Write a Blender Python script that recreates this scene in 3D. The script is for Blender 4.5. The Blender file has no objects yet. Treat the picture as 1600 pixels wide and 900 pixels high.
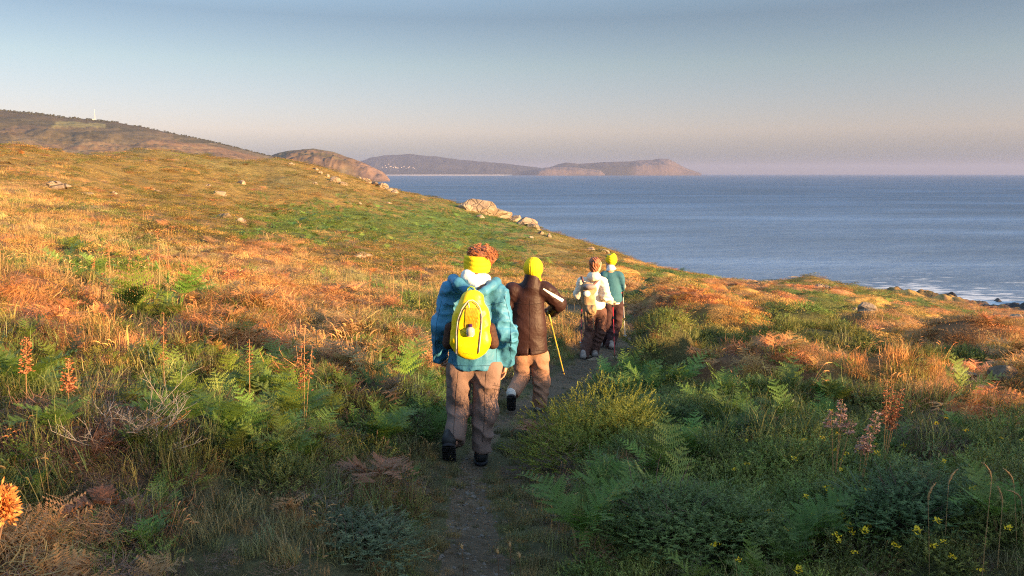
import bpy, math, random
import numpy as np
from mathutils import Vector
random.seed(7); RNG=np.random.default_rng(7)
PI=math.pi
SC=bpy.context.scene
def S(r,g,b):
    f=lambda c:(c/255/12.92) if c/255<=.04045 else ((c/255+.055)/1.055)**2.4
    return (f(r),f(g),f(b))
# ------------------------------------------------------------------ camera
F_PX=1256.0; PITCH=math.atan(179/F_PX); EYE=30.0      # eye 30 m above the sea
cam=bpy.data.cameras.new('camera'); camo=bpy.data.objects.new('camera',cam); SC.collection.objects.link(camo)
cam.sensor_width=36; cam.lens=36*F_PX/1600; cam.clip_start=.05; cam.clip_end=80000
camo.location=(0,0,EYE); camo.rotation_euler=(PI/2-PITCH,0,0); SC.camera=camo
# ------------------------------------------------------------------ light
SUN_EL=math.radians(8.5); SUN_AZ=math.radians(122)     # azimuth clockwise from +Y
TO_SUN=Vector((math.sin(SUN_AZ)*math.cos(SUN_EL),math.cos(SUN_AZ)*math.cos(SUN_EL),math.sin(SUN_EL)))
sl=bpy.data.lights.new('sun','SUN'); sl.energy=3.9; sl.angle=math.radians(.55); sl.color=(1.0,.60,.27)
so=bpy.data.objects.new('sun',sl); SC.collection.objects.link(so); so.location=(20,-20,60)
so.rotation_euler=(-TO_SUN).to_track_quat('-Z','Y').to_euler()
W=bpy.data.worlds.new('World'); SC.world=W; W.use_nodes=True
wt=W.node_tree; wt.nodes.clear()
def N(t,typ,**k):
    n=t.nodes.new(typ)
    for a,v in k.items(): setattr(n,a,v)
    return n
def sv(n,**k):
    for a,v in k.items(): n.inputs[a.replace('_',' ')].default_value=v
    return n
def mixc(t,typ,fac,a,b):
    m=N(t,'ShaderNodeMix',data_type='RGBA',blend_type=typ,clamp_factor=True)
    for i,v in ((0,fac),(6,a),(7,b)):
        if hasattr(v,'is_linked') or isinstance(v,bpy.types.NodeSocket): t.links.new(v,m.inputs[i])
        elif i==0: m.inputs[0].default_value=v
        else: m.inputs[i].default_value=(*v[:3],1)
    return m.outputs[2]
def ramp(t,fac,stops):
    r=N(t,'ShaderNodeValToRGB'); e=r.color_ramp.elements
    while len(e)<len(stops): e.new(.5)
    for q,(p,c) in zip(e,stops): q.position=p; q.color=(*c[:3],1) if not isinstance(c,(int,float)) else (c,c,c,1)
    t.links.new(fac,r.inputs[0]); return r.outputs[0]
def math_(t,op,a,b=None):
    m=N(t,'ShaderNodeMath',operation=op)
    for i,v in enumerate((a,b)):
        if v is None: continue
        if isinstance(v,bpy.types.NodeSocket): t.links.new(v,m.inputs[i])
        else: m.inputs[i].default_value=v
    return m.outputs[0]
sky=N(wt,'ShaderNodeTexSky',sky_type='NISHITA',sun_disc=False,sun_elevation=SUN_EL,sun_rotation=SUN_AZ,altitude=30,air_density=1.0,dust_density=.8,ozone_density=1.0)
tc=N(wt,'ShaderNodeTexCoord'); sep=N(wt,'ShaderNodeSeparateXYZ'); wt.links.new(tc.outputs['Generated'],sep.inputs[0])
# the evening sky: warm pale band at the horizon all round, blue-green above
tint=ramp(wt,sep.outputs['Z'],SKY_TINT:=[(0.0,(.088,.118,.25)),(.018,(.112,.138,.285)),(.05,(.212,.186,.272)),(.127,(.186,.182,.212)),(.18,(.142,.147,.178)),(.4,(.44,.46,.50)),(1.0,(1.08,1.07,1.0))])
col=mixc(wt,'MULTIPLY',1.0,sky.outputs[0],tint)
mp=N(wt,'ShaderNodeMapping'); mp.inputs['Scale'].default_value=(1,1,3.2); wt.links.new(tc.outputs['Generated'],mp.inputs[0])
cn=sv(N(wt,'ShaderNodeTexNoise'),Scale=5.0,Detail=5.0,Roughness=.55); wt.links.new(mp.outputs[0],cn.inputs['Vector'])
cm=ramp(wt,cn.outputs[0],[(.58,0.0),(.74,.14)])
hi=ramp(wt,sep.outputs['Z'],[(.12,0.0),(.3,1.0)])
cloud=math_(wt,'MULTIPLY',cm,hi)
col=mixc(wt,'MIX',cloud,col,(.70,.72,.95))
bg=N(wt,'ShaderNodeBackground'); wt.links.new(col,bg.inputs[0]); bg.inputs[1].default_value=.15
wo=N(wt,'ShaderNodeOutputWorld'); wt.links.new(bg.outputs[0],wo.inputs[0])
vs=SC.view_settings; vs.view_transform='Standard'; vs.look='None'; vs.exposure=2.52; vs.gamma=1.0; vs.use_curve_mapping=False
SC.render.engine='CYCLES'
cy=SC.cycles; cy.max_bounces=6; cy.diffuse_bounces=3; cy.glossy_bounces=2; cy.transmission_bounces=4; cy.volume_bounces=0; cy.transparent_max_bounces=6
cy.use_denoising=False; cy.filter_width=1.15; cy.caustics_reflective=False; cy.caustics_refractive=False
# ------------------------------------------------------------------ helpers
def tag(o,label=None,cat=None,group=None,kind=None):
    if label:o['label']=label
    if cat:o['category']=cat
    if group:o['group']=group
    if kind:o['kind']=kind
    return o
def npmesh(name,V,Fs,tint=None,col=None,smooth=False):
    """mesh from arrays; Fs: (n,3) or (n,4) array or list of such"""
    V=np.asarray(V,dtype=np.float32).reshape(-1,3)
    if not isinstance(Fs,list): Fs=[Fs]
    if not sum(len(f) for f in Fs): print('EMPTY MESH',name); V=np.zeros((3,3),np.float32)-90; Fs=[np.array([[0,1,2]])]; tint=col=None
    Fs=[np.asarray(f,dtype=np.int32) for f in Fs if len(f)]
    me=bpy.data.meshes.new(name); me.vertices.add(len(V)); me.vertices.foreach_set('co',V.ravel())
    nl=sum(f.size for f in Fs); npol=sum(len(f) for f in Fs)
    me.loops.add(nl); me.loops.foreach_set('vertex_index',np.concatenate([f.ravel() for f in Fs]))
    me.polygons.add(npol); st=[];c=0
    for f in Fs:
        st.append(c+np.arange(len(f))*f.shape[1]); c+=f.size
    me.polygons.foreach_set('loop_start',np.concatenate(st).astype(np.int32))
    me.polygons.foreach_set('use_smooth',np.full(npol,smooth))
    if tint is not None:
        a=me.attributes.new('tint','FLOAT','POINT'); a.data.foreach_set('value',np.asarray(tint,dtype=np.float32))
    if col is not None:
        a=me.attributes.new('vcol','FLOAT_COLOR','POINT'); cc=np.ones((len(V),4),dtype=np.float32); cc[:,:3]=col; a.data.foreach_set('color',cc.ravel())
    me.update(calc_edges=True); me.validate(); return me
def link(name,me,mat=None,parent=None,loc=None):
    o=bpy.data.objects.new(name,me); SC.collection.objects.link(o)
    if mat is not None and me is not None and len(me.materials)==0: me.materials.append(mat)
    if parent is not None: o.parent=parent
    if loc is not None: o.location=loc
    return o
def empty(name,loc): return link(name,None,loc=loc)
def newmat(name):
    m=bpy.data.materials.new(name); m.use_nodes=True; t=m.node_tree; t.nodes.clear()
    out=N(t,'ShaderNodeOutputMaterial'); b=N(t,'ShaderNodeBsdfPrincipled'); t.links.new(b.outputs[0],out.inputs[0]); return m,t,b,out
def bump(t,b,h,dist,strength=1.0):
    n=N(t,'ShaderNodeBump'); n.inputs['Distance'].default_value=dist; n.inputs['Strength'].default_value=strength
    t.links.new(h,n.inputs['Height']); t.links.new(n.outputs[0],b.inputs['Normal'])
def simple(name,c,rough=.6,var=.18,scale=8,bscale=60,bdist=.002,spec=.3,metal=0,c2=None):
    m,t,b,_=newmat(name); b.inputs['Roughness'].default_value=rough; b.inputs['Specular IOR Level'].default_value=spec; b.inputs['Metallic'].default_value=metal
    g=N(t,'ShaderNodeTexCoord'); n=sv(N(t,'ShaderNodeTexNoise'),Scale=scale,Detail=4.0); t.links.new(g.outputs['Object'],n.inputs['Vector'])
    lo=tuple(x*(1-var) for x in c); hi=c2 or tuple(min(1,x*(1+var)) for x in c)
    t.links.new(ramp(t,n.outputs[0],[(.35,lo),(.65,hi)]),b.inputs['Base Color'])
    if bdist:
        n2=sv(N(t,'ShaderNodeTexNoise'),Scale=bscale,Detail=3.0); t.links.new(g.outputs['Object'],n2.inputs['Vector']); bump(t,b,n2.outputs[0],bdist)
    return m
def leafmat(name,c=None,trans=.25,rough=.5,contrast=1.0,dead=(.25,.16,.07),deadf=.25):
    """foliage; c None: the colour is the kind's own, stored with each plant of a scatter"""
    m,t,b,out=newmat(name); b.inputs['Roughness'].default_value=rough; b.inputs['Specular IOR Level'].default_value=.28
    if c is None:
        a=N(t,'ShaderNodeAttribute',attribute_type='INSTANCER',attribute_name='icol'); base=a.outputs['Color']
    else:
        rg=N(t,'ShaderNodeRGB'); rg.outputs[0].default_value=(*c,1); base=rg.outputs[0]
    ti=N(t,'ShaderNodeAttribute',attribute_type='GEOMETRY',attribute_name='tint')
    k=ramp(t,ti.outputs['Fac'],[(0,1-contrast*.6),(1,1+contrast*.55)])
    base=mixc(t,'MULTIPLY',1.0,base,k)
    ds=ramp(t,ti.outputs['Fac'],[(.80,0.0),(.97,deadf*2)]) 
    base=mixc(t,'MIX',ds,base,dead)
    t.links.new(base,b.inputs['Base Color'])
    tr=N(t,'ShaderNodeBsdfTranslucent'); t.links.new(base,tr.inputs[0])
    mx=N(t,'ShaderNodeMixShader'); mx.inputs[0].default_value=trans
    t.links.new(b.outputs[0],mx.inputs[1]); t.links.new(tr.outputs[0],mx.inputs[2]); t.links.new(mx.outputs[0],out.inputs[0])
    return m
class MB:
    """collects ribbons, tubes and triangles, then becomes ONE mesh"""
    def __init__(s): s.V=[];s.F3=[];s.F4=[];s.T=[]
    def v(s,p,t=.5): s.V.append((p[0],p[1],p[2])); s.T.append(t); return len(s.V)-1
    def tri(s,a,b,c,t=.5): i=s.v(a,t);s.v(b,t);s.v(c,t); s.F3.append((i,i+1,i+2))
    def quad(s,a,b,c,d,t=.5): i=s.v(a,t);s.v(b,t);s.v(c,t);s.v(d,t); s.F4.append((i,i+1,i+2,i+3))
    def ribbon(s,pts,w,side,t=.5,tip=True):
        """pts list of Vector; w width at base; side Vector"""
        n=len(pts); prev=None
        for i,p in enumerate(pts):
            k=1-(i/(n-1))**1.6 if tip else 1
            if i==n-1 and tip:
                j=s.v(p,t); s.F3.append((prev[0],prev[1],j)); break
            a=s.v(p-side*w*k*.5,t); b=s.v(p+side*w*k*.5,t)
            if prev: s.F4.append((prev[0],prev[1],b,a))
            prev=(a,b)
    def tube(s,pts,rs,n=6,t=.5,cap=True):
        pts=[Vector(p) for p in pts]
        if not hasattr(rs,'__len__'): rs=[rs]*len(pts)
        rings=[]; up=Vector((.3,.2,.9)).normalized()
        for i,p in enumerate(pts):
            d=(pts[min(i+1,len(pts)-1)]-pts[max(i-1,0)])
            if d.length<1e-9:d=Vector((0,0,1))
            d.normalize(); a=d.cross(up)
            if a.length<.05:a=d.cross(Vector((1,0,0)))
            a.normalize(); b=d.cross(a)
            rings.append([s.v(p+(a*math.cos(2*PI*k/n)+b*math.sin(2*PI*k/n))*rs[i],t) for k in range(n)])
        for r,q in zip(rings,rings[1:]):
            for k in range(n): s.F4.append((r[k],r[(k+1)%n],q[(k+1)%n],q[k]))
        if cap:
            for r,p in ((rings[0],pts[0]),(rings[-1],pts[-1])):
                j=s.v(p,t)
                for k in range(n): s.F3.append((r[k],r[(k+1)%n],j))
    def blob(s,c,r,t=.5,n=6,m=4,nz=0):
        c=Vector(c); r=Vector(r) if hasattr(r,'__len__') else Vector((r,r,r)); rings=[]
        for j in range(m+1):
            ph=PI*j/m; ring=[]
            for k in range(n):
                q=1+random.uniform(-nz,nz) if 0<j<m else 1
                ring.append(s.v((c.x+r.x*math.sin(ph)*math.cos(2*PI*k/n)*q,c.y+r.y*math.sin(ph)*math.sin(2*PI*k/n)*q,c.z+r.z*math.cos(ph)*q),t))
            rings.append(ring)
        for a,b in zip(rings,rings[1:]):
            for k in range(n): s.F4.append((a[k],b[k],b[(k+1)%n],a[(k+1)%n]))
    def box(s,lo,hi,t=.5):
        x0,y0,z0=lo;x1,y1,z1=hi
        i=[s.v(p,t) for p in ((x0,y0,z0),(x1,y0,z0),(x1,y1,z0),(x0,y1,z0),(x0,y0,z1),(x1,y0,z1),(x1,y1,z1),(x0,y1,z1))]
        for f in ((0,3,2,1),(4,5,6,7),(0,1,5,4),(1,2,6,5),(2,3,7,6),(3,0,4,7)): s.F4.append(tuple(i[k] for k in f))
    def mesh(s,name,smooth=False): return npmesh(name,s.V,[s.F3,s.F4],tint=s.T,smooth=smooth)
    def build(s,name,mat,parent=None,smooth=False,loc=None): return link(name,s.mesh(name,smooth),mat,parent,loc)
CP,SP=math.cos(PITCH),math.sin(PITCH)
def ray(px,py):
    a=(px-800)/F_PX; b=(450-py)/F_PX
    return np.array([a, CP+b*SP, -SP+b*CP])
def at(px,py,Y):
    """world point at forward distance Y seen at photo pixel px,py"""
    r=ray(px,py); return r*(Y/r[1])+np.array([0,0,EYE])
def proj(x,y,z):
    z=z-EYE; d=y*CP-z*SP; u=y*SP+z*CP
    d=np.where(np.abs(d)<1e-6,1e-6,d)
    return 800+F_PX*x/d, 450-F_PX*u/d, d
def _hash(ix,iy,s):
    h=(ix*374761393+iy*668265263+s*974634777)&0xffffffff
    h=((h^(h>>13))*1274126177)&0xffffffff
    return ((h^(h>>16))&0xffffff)/float(0xffffff)
def vnoise(x,y,s=0):
    x=np.asarray(x,float);y=np.asarray(y,float)
    ix=np.floor(x).astype(np.int64);iy=np.floor(y).astype(np.int64)
    fx=x-ix;fy=y-iy;fx=fx*fx*(3-2*fx);fy=fy*fy*(3-2*fy)
    a=_hash(ix,iy,s);b=_hash(ix+1,iy,s);c=_hash(ix,iy+1,s);d=_hash(ix+1,iy+1,s)
    return (a+(b-a)*fx)*(1-fy)+(c+(d-c)*fx)*fy
def fbm(x,y,s=0,o=4):
    t=0;a=.5;n=0
    for k in range(o):
        t=t+a*(vnoise(x,y,s+k*17)-.5)*2;n+=a;a*=.5;x=x*2.03+3.1;y=y*2.03+1.7
    return t/n
def sstep(a,b,x):
    t=np.clip((np.asarray(x,float)-a)/(b-a),0,1);return t*t*(3-2*t)
# ---- control points: (px,py,Y) read off the photograph
CTL=[ # left
(-600,900,2.3),(-600,600,5),(-600,400,12),(-600,260,40),
(0,900,2.6),(0,700,4.0),(0,560,6.5),(0,400,14),(0,330,27),(0,300,40),
(200,900,2.8),(200,700,4.6),(200,570,7.2),(200,450,12.5),(200,350,28),(200,290,60),
(400,900,3.0),(400,700,5.0),(400,600,6.8),(400,500,11),(400,400,25),(400,330,60),(400,285,95),
(600,800,4.0),(600,620,7.4),(600,500,14.5),(600,420,30),(600,350,70),(600,310,115),
(740,900,3.2),(735,800,4.4),(725,718,6.2),(800,640,9.0),(930,558,13.4),(955,541,14.5),(985,505,18.5),
(750,420,42),(750,370,85),(850,400,70),(860,450,33),(960,440,55),
(1000,470,25),(1000,700,6.4),(1000,600,10.5),
(1200,900,3.3),(1200,700,6.5),(1200,600,11),(1200,550,17),(1200,500,32),(1200,462,60),
(1400,700,6.5),(1400,600,12.5),(1400,540,23),(1400,500,45),
(1600,900,3.3),(1600,700,6.4),(1600,600,13),(1600,550,24),(1600,520,50),
(2200,900,3.3),(2200,600,12),(2200,540,40)]
SIL=[(-600,200,60),(0,229,70),(135,245,85),(200,241,100),(300,243,115),(420,250,130),(470,257,140),(530,272,148),(600,292,150),(660,306,145),(720,320,140),
(790,340,133),(850,362,125),(920,384,115),(980,403,106),(1080,430,96),(1130,438,92),(1190,443,90),(1225,441,87),(1260,438,84),(1300,450,90),(1330,460,100),(1400,468,108),(1500,481,115),(1600,494,118),(2200,520,120)]
def control():
    P=[at(*c) for c in CTL+SIL]
    for px,py,Y in SIL:
        left=px<500
        p=at(px,py+ (4 if left else 9),Y*1.12); P.append(p)
        p=at(px,py,Y*1.5); q=p.copy()
        if px>1380:
            q=at(px,py,1); Ys=np.interp(px,[1400,1430,1600,2200],[186,184,166,150])
            for f_,z_ in ((.90,3.6),(1.0,2.2),(1.12,-3)): P.append(np.array([q[0]*Ys*f_,Ys*f_,z_]))
        elif px>550: q[2]=-2; P.append(q)
        else: q[2]=EYE-14; P.append(q)
        q=at(px,py,Y*3.2); q[2]=-8; 
        if px<500:q[2]=0
        P.append(q)
    # behind the camera: the ground climbs to a shoulder whose crest shades the foreground
    E=EYE
    for x,y,z in [(0,0,-1.62),(-2,-2,-1.45),(2,-2,-1.5),(0,-6,-0.6),(-8,-6,0.2),(8,-6,-1.2),(8,0,-2.0),(-8,0,-.9),(20,0,-4),(-25,0,1),
       (-40,-15,4.2),(-20,-15,3.2),(-8,-15,3.2),(0,-15,3.2),(6,-15,3.3),(12,-15,3.45),(20,-15,3.55),(25,-15,3.6),(28,-15,3.75),(32,-15,4.0),(38,-15,4.0),(42,-15,3.75),(46,-15,3.3),(52,-15,2.2),(60,-15,.5),(80,-15,-8),
       (20,-8,-.6),(35,-8,-2.5),(45,0,-8),
       (0,-30,2),(30,-30,1),(38,-5,-3),(28,-5,-1.5),(-40,-30,4),(60,-40,-8),(0,-60,-6),(100,-60,-25),(-100,-60,6),(0,-150,-30),(200,-100,-40),(-200,-150,0),(130,0,-31),(200,0,-40),(120,60,-30),(90,20,-20),(-300,0,10),(160,110,-34)]:
        P.append(np.array([x,y,z+E],float))
    return np.array(P)
def warp(x,y):
    r=np.hypot(x,y)+1e-9; k=np.log1p(r/2.5)/r
    return x*k,y*k
_C=control(); _u,_v=warp(_C[:,0],_C[:,1])
_c2=.05**2
_A=np.sqrt((_u[:,None]-_u)**2+(_v[:,None]-_v)**2+_c2)
_n=len(_C);_M=np.zeros((_n+3,_n+3));_M[:_n,:_n]=_A-np.eye(_n)*1e-4;_M[:_n,_n]=1;_M[:_n,_n+1]=_u;_M[:_n,_n+2]=_v;_M[_n:,:_n]=_M[:_n,_n:].T
_W=np.linalg.solve(_M,np.concatenate([_C[:,2],[0,0,0]]))
def H0(x,y):
    x=np.asarray(x,float);y=np.asarray(y,float);sh=x.shape;x=x.ravel();y=y.ravel();out=np.empty(len(x))
    for i in range(0,len(x),20000):
        u,v=warp(x[i:i+20000],y[i:i+20000])
        out[i:i+20000]=np.sqrt((u[:,None]-_u)**2+(v[:,None]-_v)**2+_c2)@_W[:_n]+_W[_n]+_W[_n+1]*u+_W[_n+2]*v
    return out.reshape(sh)
# ------------------------------------------------------------------ ground
def Pw(px,py,Y): return Vector(at(px,py,Y))
PATH=np.array([[at(*c)[0],at(*c)[1]] for c in [(748,1400,1.2),(742,900,3.2),(735,800,4.4),(735,722,6.0),(770,672,7.6),(815,630,9.3),(885,592,11.0),(940,566,13.2),(968,545,14.6),(985,522,16.5),(992,500,19.5),(980,485,23),(950,470,28),(900,462,36)]])
PWID=np.array([.15,.13,.11,.07,.07,.10,.24,.38,.30,.15,.12,.12,.1,.1])
def path_d(x,y):
    """distance to the path's edge (negative inside)"""
    x=np.asarray(x,float);y=np.asarray(y,float); best=np.full(x.shape,1e9)
    for i in range(len(PATH)-1):
        a,b=PATH[i],PATH[i+1]; d=b-a; t=np.clip(((x-a[0])*d[0]+(y-a[1])*d[1])/(d@d),0,1)
        q=np.hypot(x-a[0]-t*d[0],y-a[1]-t*d[1])-(PWID[i]*(1-t)+PWID[i+1]*t); best=np.minimum(best,q)
    return best
# cushions of low gorse and dead scrub: domes on the seaward side
DOMES=[]
_r=np.random.default_rng(21)
def _add(px,py,Y,rx,h,k=None):
    p=at(px,py,Y); DOMES.append((p[0],p[1],rx,rx*_r.uniform(.6,.95),_r.uniform(-.5,.5),h,_r.random() if k is None else k))
NK=0
for i in range(2600):
    Y=math.exp(_r.uniform(math.log(9),math.log(62))); a=_r.uniform(.12,.75)
    if Y<12 and a<.3: continue
    s=.50+.013*Y
    rx=s*_r.uniform(.7,2.1); cx=a*Y
    if any((cx-q[0])**2+(Y-q[1])**2<(.88*(rx+q[2]))**2 for q in DOMES): continue
    DOMES.append((cx,Y,rx,rx*_r.uniform(.6,.95),_r.uniform(-.6,.3),min(.75*rx,1.0)*_r.uniform(.55,1.15),_r.random()))
for i in range(160):
    Y=math.exp(_r.uniform(math.log(7),math.log(60))); a=_r.uniform(-.75,.1)
    s=.45+.016*Y
    DOMES.append((a*Y,Y,s*_r.uniform(.8,2.0),s*_r.uniform(.6,1.2),_r.uniform(-.6,.6),.16*s*_r.uniform(.5,1.2),_r.random()))
for i in range(46):
    Y=_r.uniform(3.2,8.5); a=_r.uniform(.13,.72) if i%2 else _r.uniform(-.72,-.16)
    DOMES.append((a*Y,Y,_r.uniform(.4,.9),_r.uniform(.35,.7),_r.uniform(-.6,.6),_r.uniform(.08,.24),_r.random()))
_add(1100,510,20,2.6,.75,.05); _add(1130,565,13.5,1.2,.35,.6); _add(1450,640,10.5,1.1,.34,.05); _add(1520,620,12,1.5,.45,.05); _add(1420,555,20,1.8,.6,.1)
_add(380,505,10.5,1.0,.35,.02); _add(20,480,9.5,.8,.35,.02); _add(600,545,9.5,.9,.4,.01); _add(900,590,7.0,.75,.22,.9); _add(1215,470,62,6,1.6,.1)
DOMES=np.array(DOMES)
def domes(x,y):
    h=np.zeros(x.shape); kind=np.full(x.shape,-1.0)
    for cx,cy_,rx,ry,an,hh,k in DOMES:
        R=max(rx,ry); m=(np.abs(x-cx)<R)&(np.abs(y-cy_)<R)
        if not m.any(): continue
        dx=x[m]-cx;dy=y[m]-cy_; c,s_=math.cos(an),math.sin(an)
        q=((dx*c+dy*s_)/rx)**2+((-dx*s_+dy*c)/ry)**2
        v=hh*np.sqrt(np.clip(1-q,0,1))*np.clip((1-q)*3,0,1)**.5
        o=h[m]; up=v>o; o[up]=v[up]; h[m]=o; kk=kind[m]; kk[up]=k; kind[m]=kk
    return h,kind
def ground(x,y,full=False):
    x=np.asarray(x,float);y=np.asarray(y,float); r=np.hypot(x,y); z=H0(x,y)
    pd=path_d(x,y); off=sstep(0.0,.9,pd)
    d,k=domes(x,y); d=d*off
    z=z+d*sstep(80,38,r)
    z=z+off*(fbm(x*.9,y*.9,3,4)*.07+fbm(x*.28,y*.28,5,3)*.14*sstep(3,12,r))+fbm(x*7,y*7,9,3)*.018
    z=z+fbm(x*.09,y*.09,8,4)*.55*sstep(18,60,r)
    z=z-.03*(1-sstep(-.15,.5,pd))*sstep(1.5,3,r)*sstep(60,30,r)
    sh=sstep(7.0,1.5,z)*sstep(120,150,r)                      # rocky shore
    z=z+sh*(np.abs(fbm(x*.12,y*.12,31,5))*4.2-.6+fbm(x*.5,y*.5,33,3)*.8)
    kx,ky=at(1262,446,84)[:2]; z=z+.5*np.exp(-(((x-kx)/4.2)**2+((y-ky)/5.)**2))
    # crest behind the camera is broken by scrub
    z=z+sstep(-11,-14,y)*sstep(-26,-18,y)*(fbm(x*.35,y*.35,41,4)*.38)
    z=np.maximum(z,-4)
    if full: return z,pd,k,sh,d
    return z
def gz(x,y): return float(ground(np.array([x]),np.array([y]))[0])
C=lambda r,g,b:np.array([r,g,b])
# albedo of each kind of cover
PAL={'h':C(.23,.165,.050),'g':C(.105,.150,.030),'d':C(.38,.225,.08),'r':C(.42,.20,.085),'b':C(.060,.125,.030),'o':C(.115,.14,.036),
     'w':C(.14,.095,.066),'s':C(.13,.14,.055),'p':C(.155,.115,.078),'c':C(.46,.28,.08)}
VMAP=["hhhhhhhhhhhhhhhh", #250
"dhhhhhhhhhhhhhhh", #300
"ddhhgggghhhhhhhh", #350
"dgdrdhhghhhhhhhh", #400
"ddddrdddddhhhhhh", #450
"rdgdrroddprccocr", #500
"wdwrrdoddpcrcdoc", #550
"bwbbbwbwpscdcdrc", #600
"bwbwbbbspsobbowr", #650
"wwwbbbsspooboowo", #700
"bwwsbssppsboooso", #750
"bwbsswwpsbboosso", #800
"rrwsssspsbbbboso", #850
"rwwsssspsobbosos"] #900
TYPES=list(PAL.keys())
PALA=np.array([PAL[t] for t in TYPES])
VARR=np.array([[TYPES.index(c) for c in row] for row in VMAP])
def cover(x,y,z,pd,kind,rng):
    """which cover grows at ground points, as an index into TYPES"""
    px,py,d=proj(x,y,z); bad=d<.3
    px=np.where(bad,800,px); py=np.where(bad,900,py)
    n1=fbm(x*.6+9,y*.6,51,3); n2=fbm(x*.6,y*.6+40,52,3)
    px=px+n1*130+rng.normal(0,16,x.shape); py=py+n2*34+rng.normal(0,7,x.shape)
    ci=np.clip((px/100).astype(int),0,15); ri=np.clip(((py-225)/50).astype(int),0,len(VMAP)-1)
    t=VARR[ri,ci].copy()
    r=np.hypot(x,y)
    right=(kind>=0)&(y>9)&(x>.1*y)&(r<110)
    t[right&(kind<.22)]=TYPES.index('r'); t[right&(kind>=.22)&(kind<.60)]=TYPES.index('c'); t[right&(kind>=.60)&(kind<.85)]=TYPES.index('o'); t[right&(kind>=.85)]=TYPES.index('d'); fr=(x>.14*y)&(r>=22)&(kind<0)&(t==TYPES.index('h')); t[fr&(n1<-.05)]=TYPES.index('c')  # besides real rust and gorse, sunlit orange is put into the mound cover
    val=(kind<0)&(y>9)&(x>.12*y)&(r<75); t[val&(n1<.25)]=TYPES.index('o'); t[val&(n1<-.25)]=TYPES.index('g')  # dark green of shaded hollows put into the cover between mounds
    t[(kind>=0)&(kind<.06)&(y>8.3)&(y<30)]=TYPES.index('r')
    t[pd<-.02]=TYPES.index('p'); t[(pd>=-.02)&(pd<.16)&(r<20)]=TYPES.index('s')
    return t
# --- the sheet
az=np.concatenate([np.arange(-180,-42,3.0),np.arange(-42,42,.125),np.arange(42,180,3.0)])*PI/180
rr=np.concatenate([[.05,.3,.55],np.exp(np.linspace(math.log(.8),math.log(430),460))])
A_,R_=np.meshgrid(az,rr); GX=np.sin(A_)*R_; GY=np.cos(A_)*R_
GZ,PD,KD,SH,DH=ground(GX,GY,True)
GZ=np.where(R_>420,-4,GZ)
na,nr=len(az),len(rr)
ii,jj=np.meshgrid(np.arange(nr-1),np.arange(na),indexing='ij'); j2=(jj+1)%na
quads=np.stack([ii*na+jj,ii*na+j2,(ii+1)*na+j2,(ii+1)*na+jj],-1).reshape(-1,4)[:, ::-1]
ct=cover(GX,GY,GZ,PD,KD,RNG)
vc=PALA[ct]
n=fbm(GX*.05,GY*.05,61,4)[...,None]; n3=fbm(GX*.4,GY*.4,62,4)[...,None]
far=sstep(25,60,R_)[...,None]
vc=vc*(1+.35*n3)*(1+far*np.clip(n,-1,1)*np.array([.25,.0,-.2]))
vc=np.where(far>0,vc*(1-far*.0),vc)
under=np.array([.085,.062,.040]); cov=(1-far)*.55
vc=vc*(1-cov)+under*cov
vc=np.where((PD<.02)[...,None]&(R_<70)[...,None],PALA[TYPES.index('p')]*(1+.3*n3),vc)
rock=sstep(5.0,3.0,GZ+fbm(GX*.2,GY*.2,63,3)*1.5)*sstep(110,140,R_)
vc=vc*(1-rock[...,None])+np.array([.035,.033,.034])*rock[...,None]
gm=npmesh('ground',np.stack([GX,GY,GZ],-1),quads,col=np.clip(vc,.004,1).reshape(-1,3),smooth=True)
m,t,b,_=newmat('heath_soil'); b.inputs['Roughness'].default_value=.9; b.inputs['Specular IOR Level'].default_value=.15
va=N(t,'ShaderNodeAttribute',attribute_name='vcol'); g=N(t,'ShaderNodeNewGeometry')
n1=sv(N(t,'ShaderNodeTexNoise'),Scale=1.3,Detail=8.0,Roughness=.7); t.links.new(g.outputs['Position'],n1.inputs['Vector'])
n2=sv(N(t,'ShaderNodeTexNoise'),Scale=28.0,Detail=6.0,Roughness=.7); t.links.new(g.outputs['Position'],n2.inputs['Vector'])
c_=mixc(t,'MULTIPLY',1.0,va.outputs['Color'],ramp(t,n1.outputs[0],[(.3,.62),(.7,1.38)]))
c_=mixc(t,'MULTIPLY',1.0,c_,ramp(t,n2.outputs[0],[(.3,.6),(.7,1.35)]))
t.links.new(c_,b.inputs['Base Color'])
hsum=math_(t,'ADD',math_(t,'MULTIPLY',n1.outputs[0],6.0),n2.outputs[0]); bump(t,b,hsum,.05)
go=link('ground',gm,m); tag(go,'rough heath ground sloping down to the rocky shore','ground',kind='structure')
# ------------------------------------------------------------------ sea
m,t,b,_=newmat('sea_water'); b.inputs['Roughness'].default_value=.34; b.inputs['Specular IOR Level'].default_value=.30; b.inputs['IOR'].default_value=1.33
g=N(t,'ShaderNodeNewGeometry'); mpn=N(t,'ShaderNodeMapping'); mpn.inputs['Rotation'].default_value=(0,0,.35); mpn.inputs['Scale'].default_value=(.045,.13,.1); t.links.new(g.outputs['Position'],mpn.inputs[0])
w1=sv(N(t,'ShaderNodeTexNoise'),Scale=1.0,Detail=9.0,Roughness=.62); t.links.new(mpn.outputs[0],w1.inputs['Vector'])
w2=sv(N(t,'ShaderNodeTexNoise'),Scale=.0035,Detail=6.0,Roughness=.6); 
mp2=N(t,'ShaderNodeMapping'); mp2.inputs['Scale'].default_value=(1,3.0,1); t.links.new(g.outputs['Position'],mp2.inputs[0]); t.links.new(mp2.outputs[0],w2.inputs['Vector'])
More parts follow.
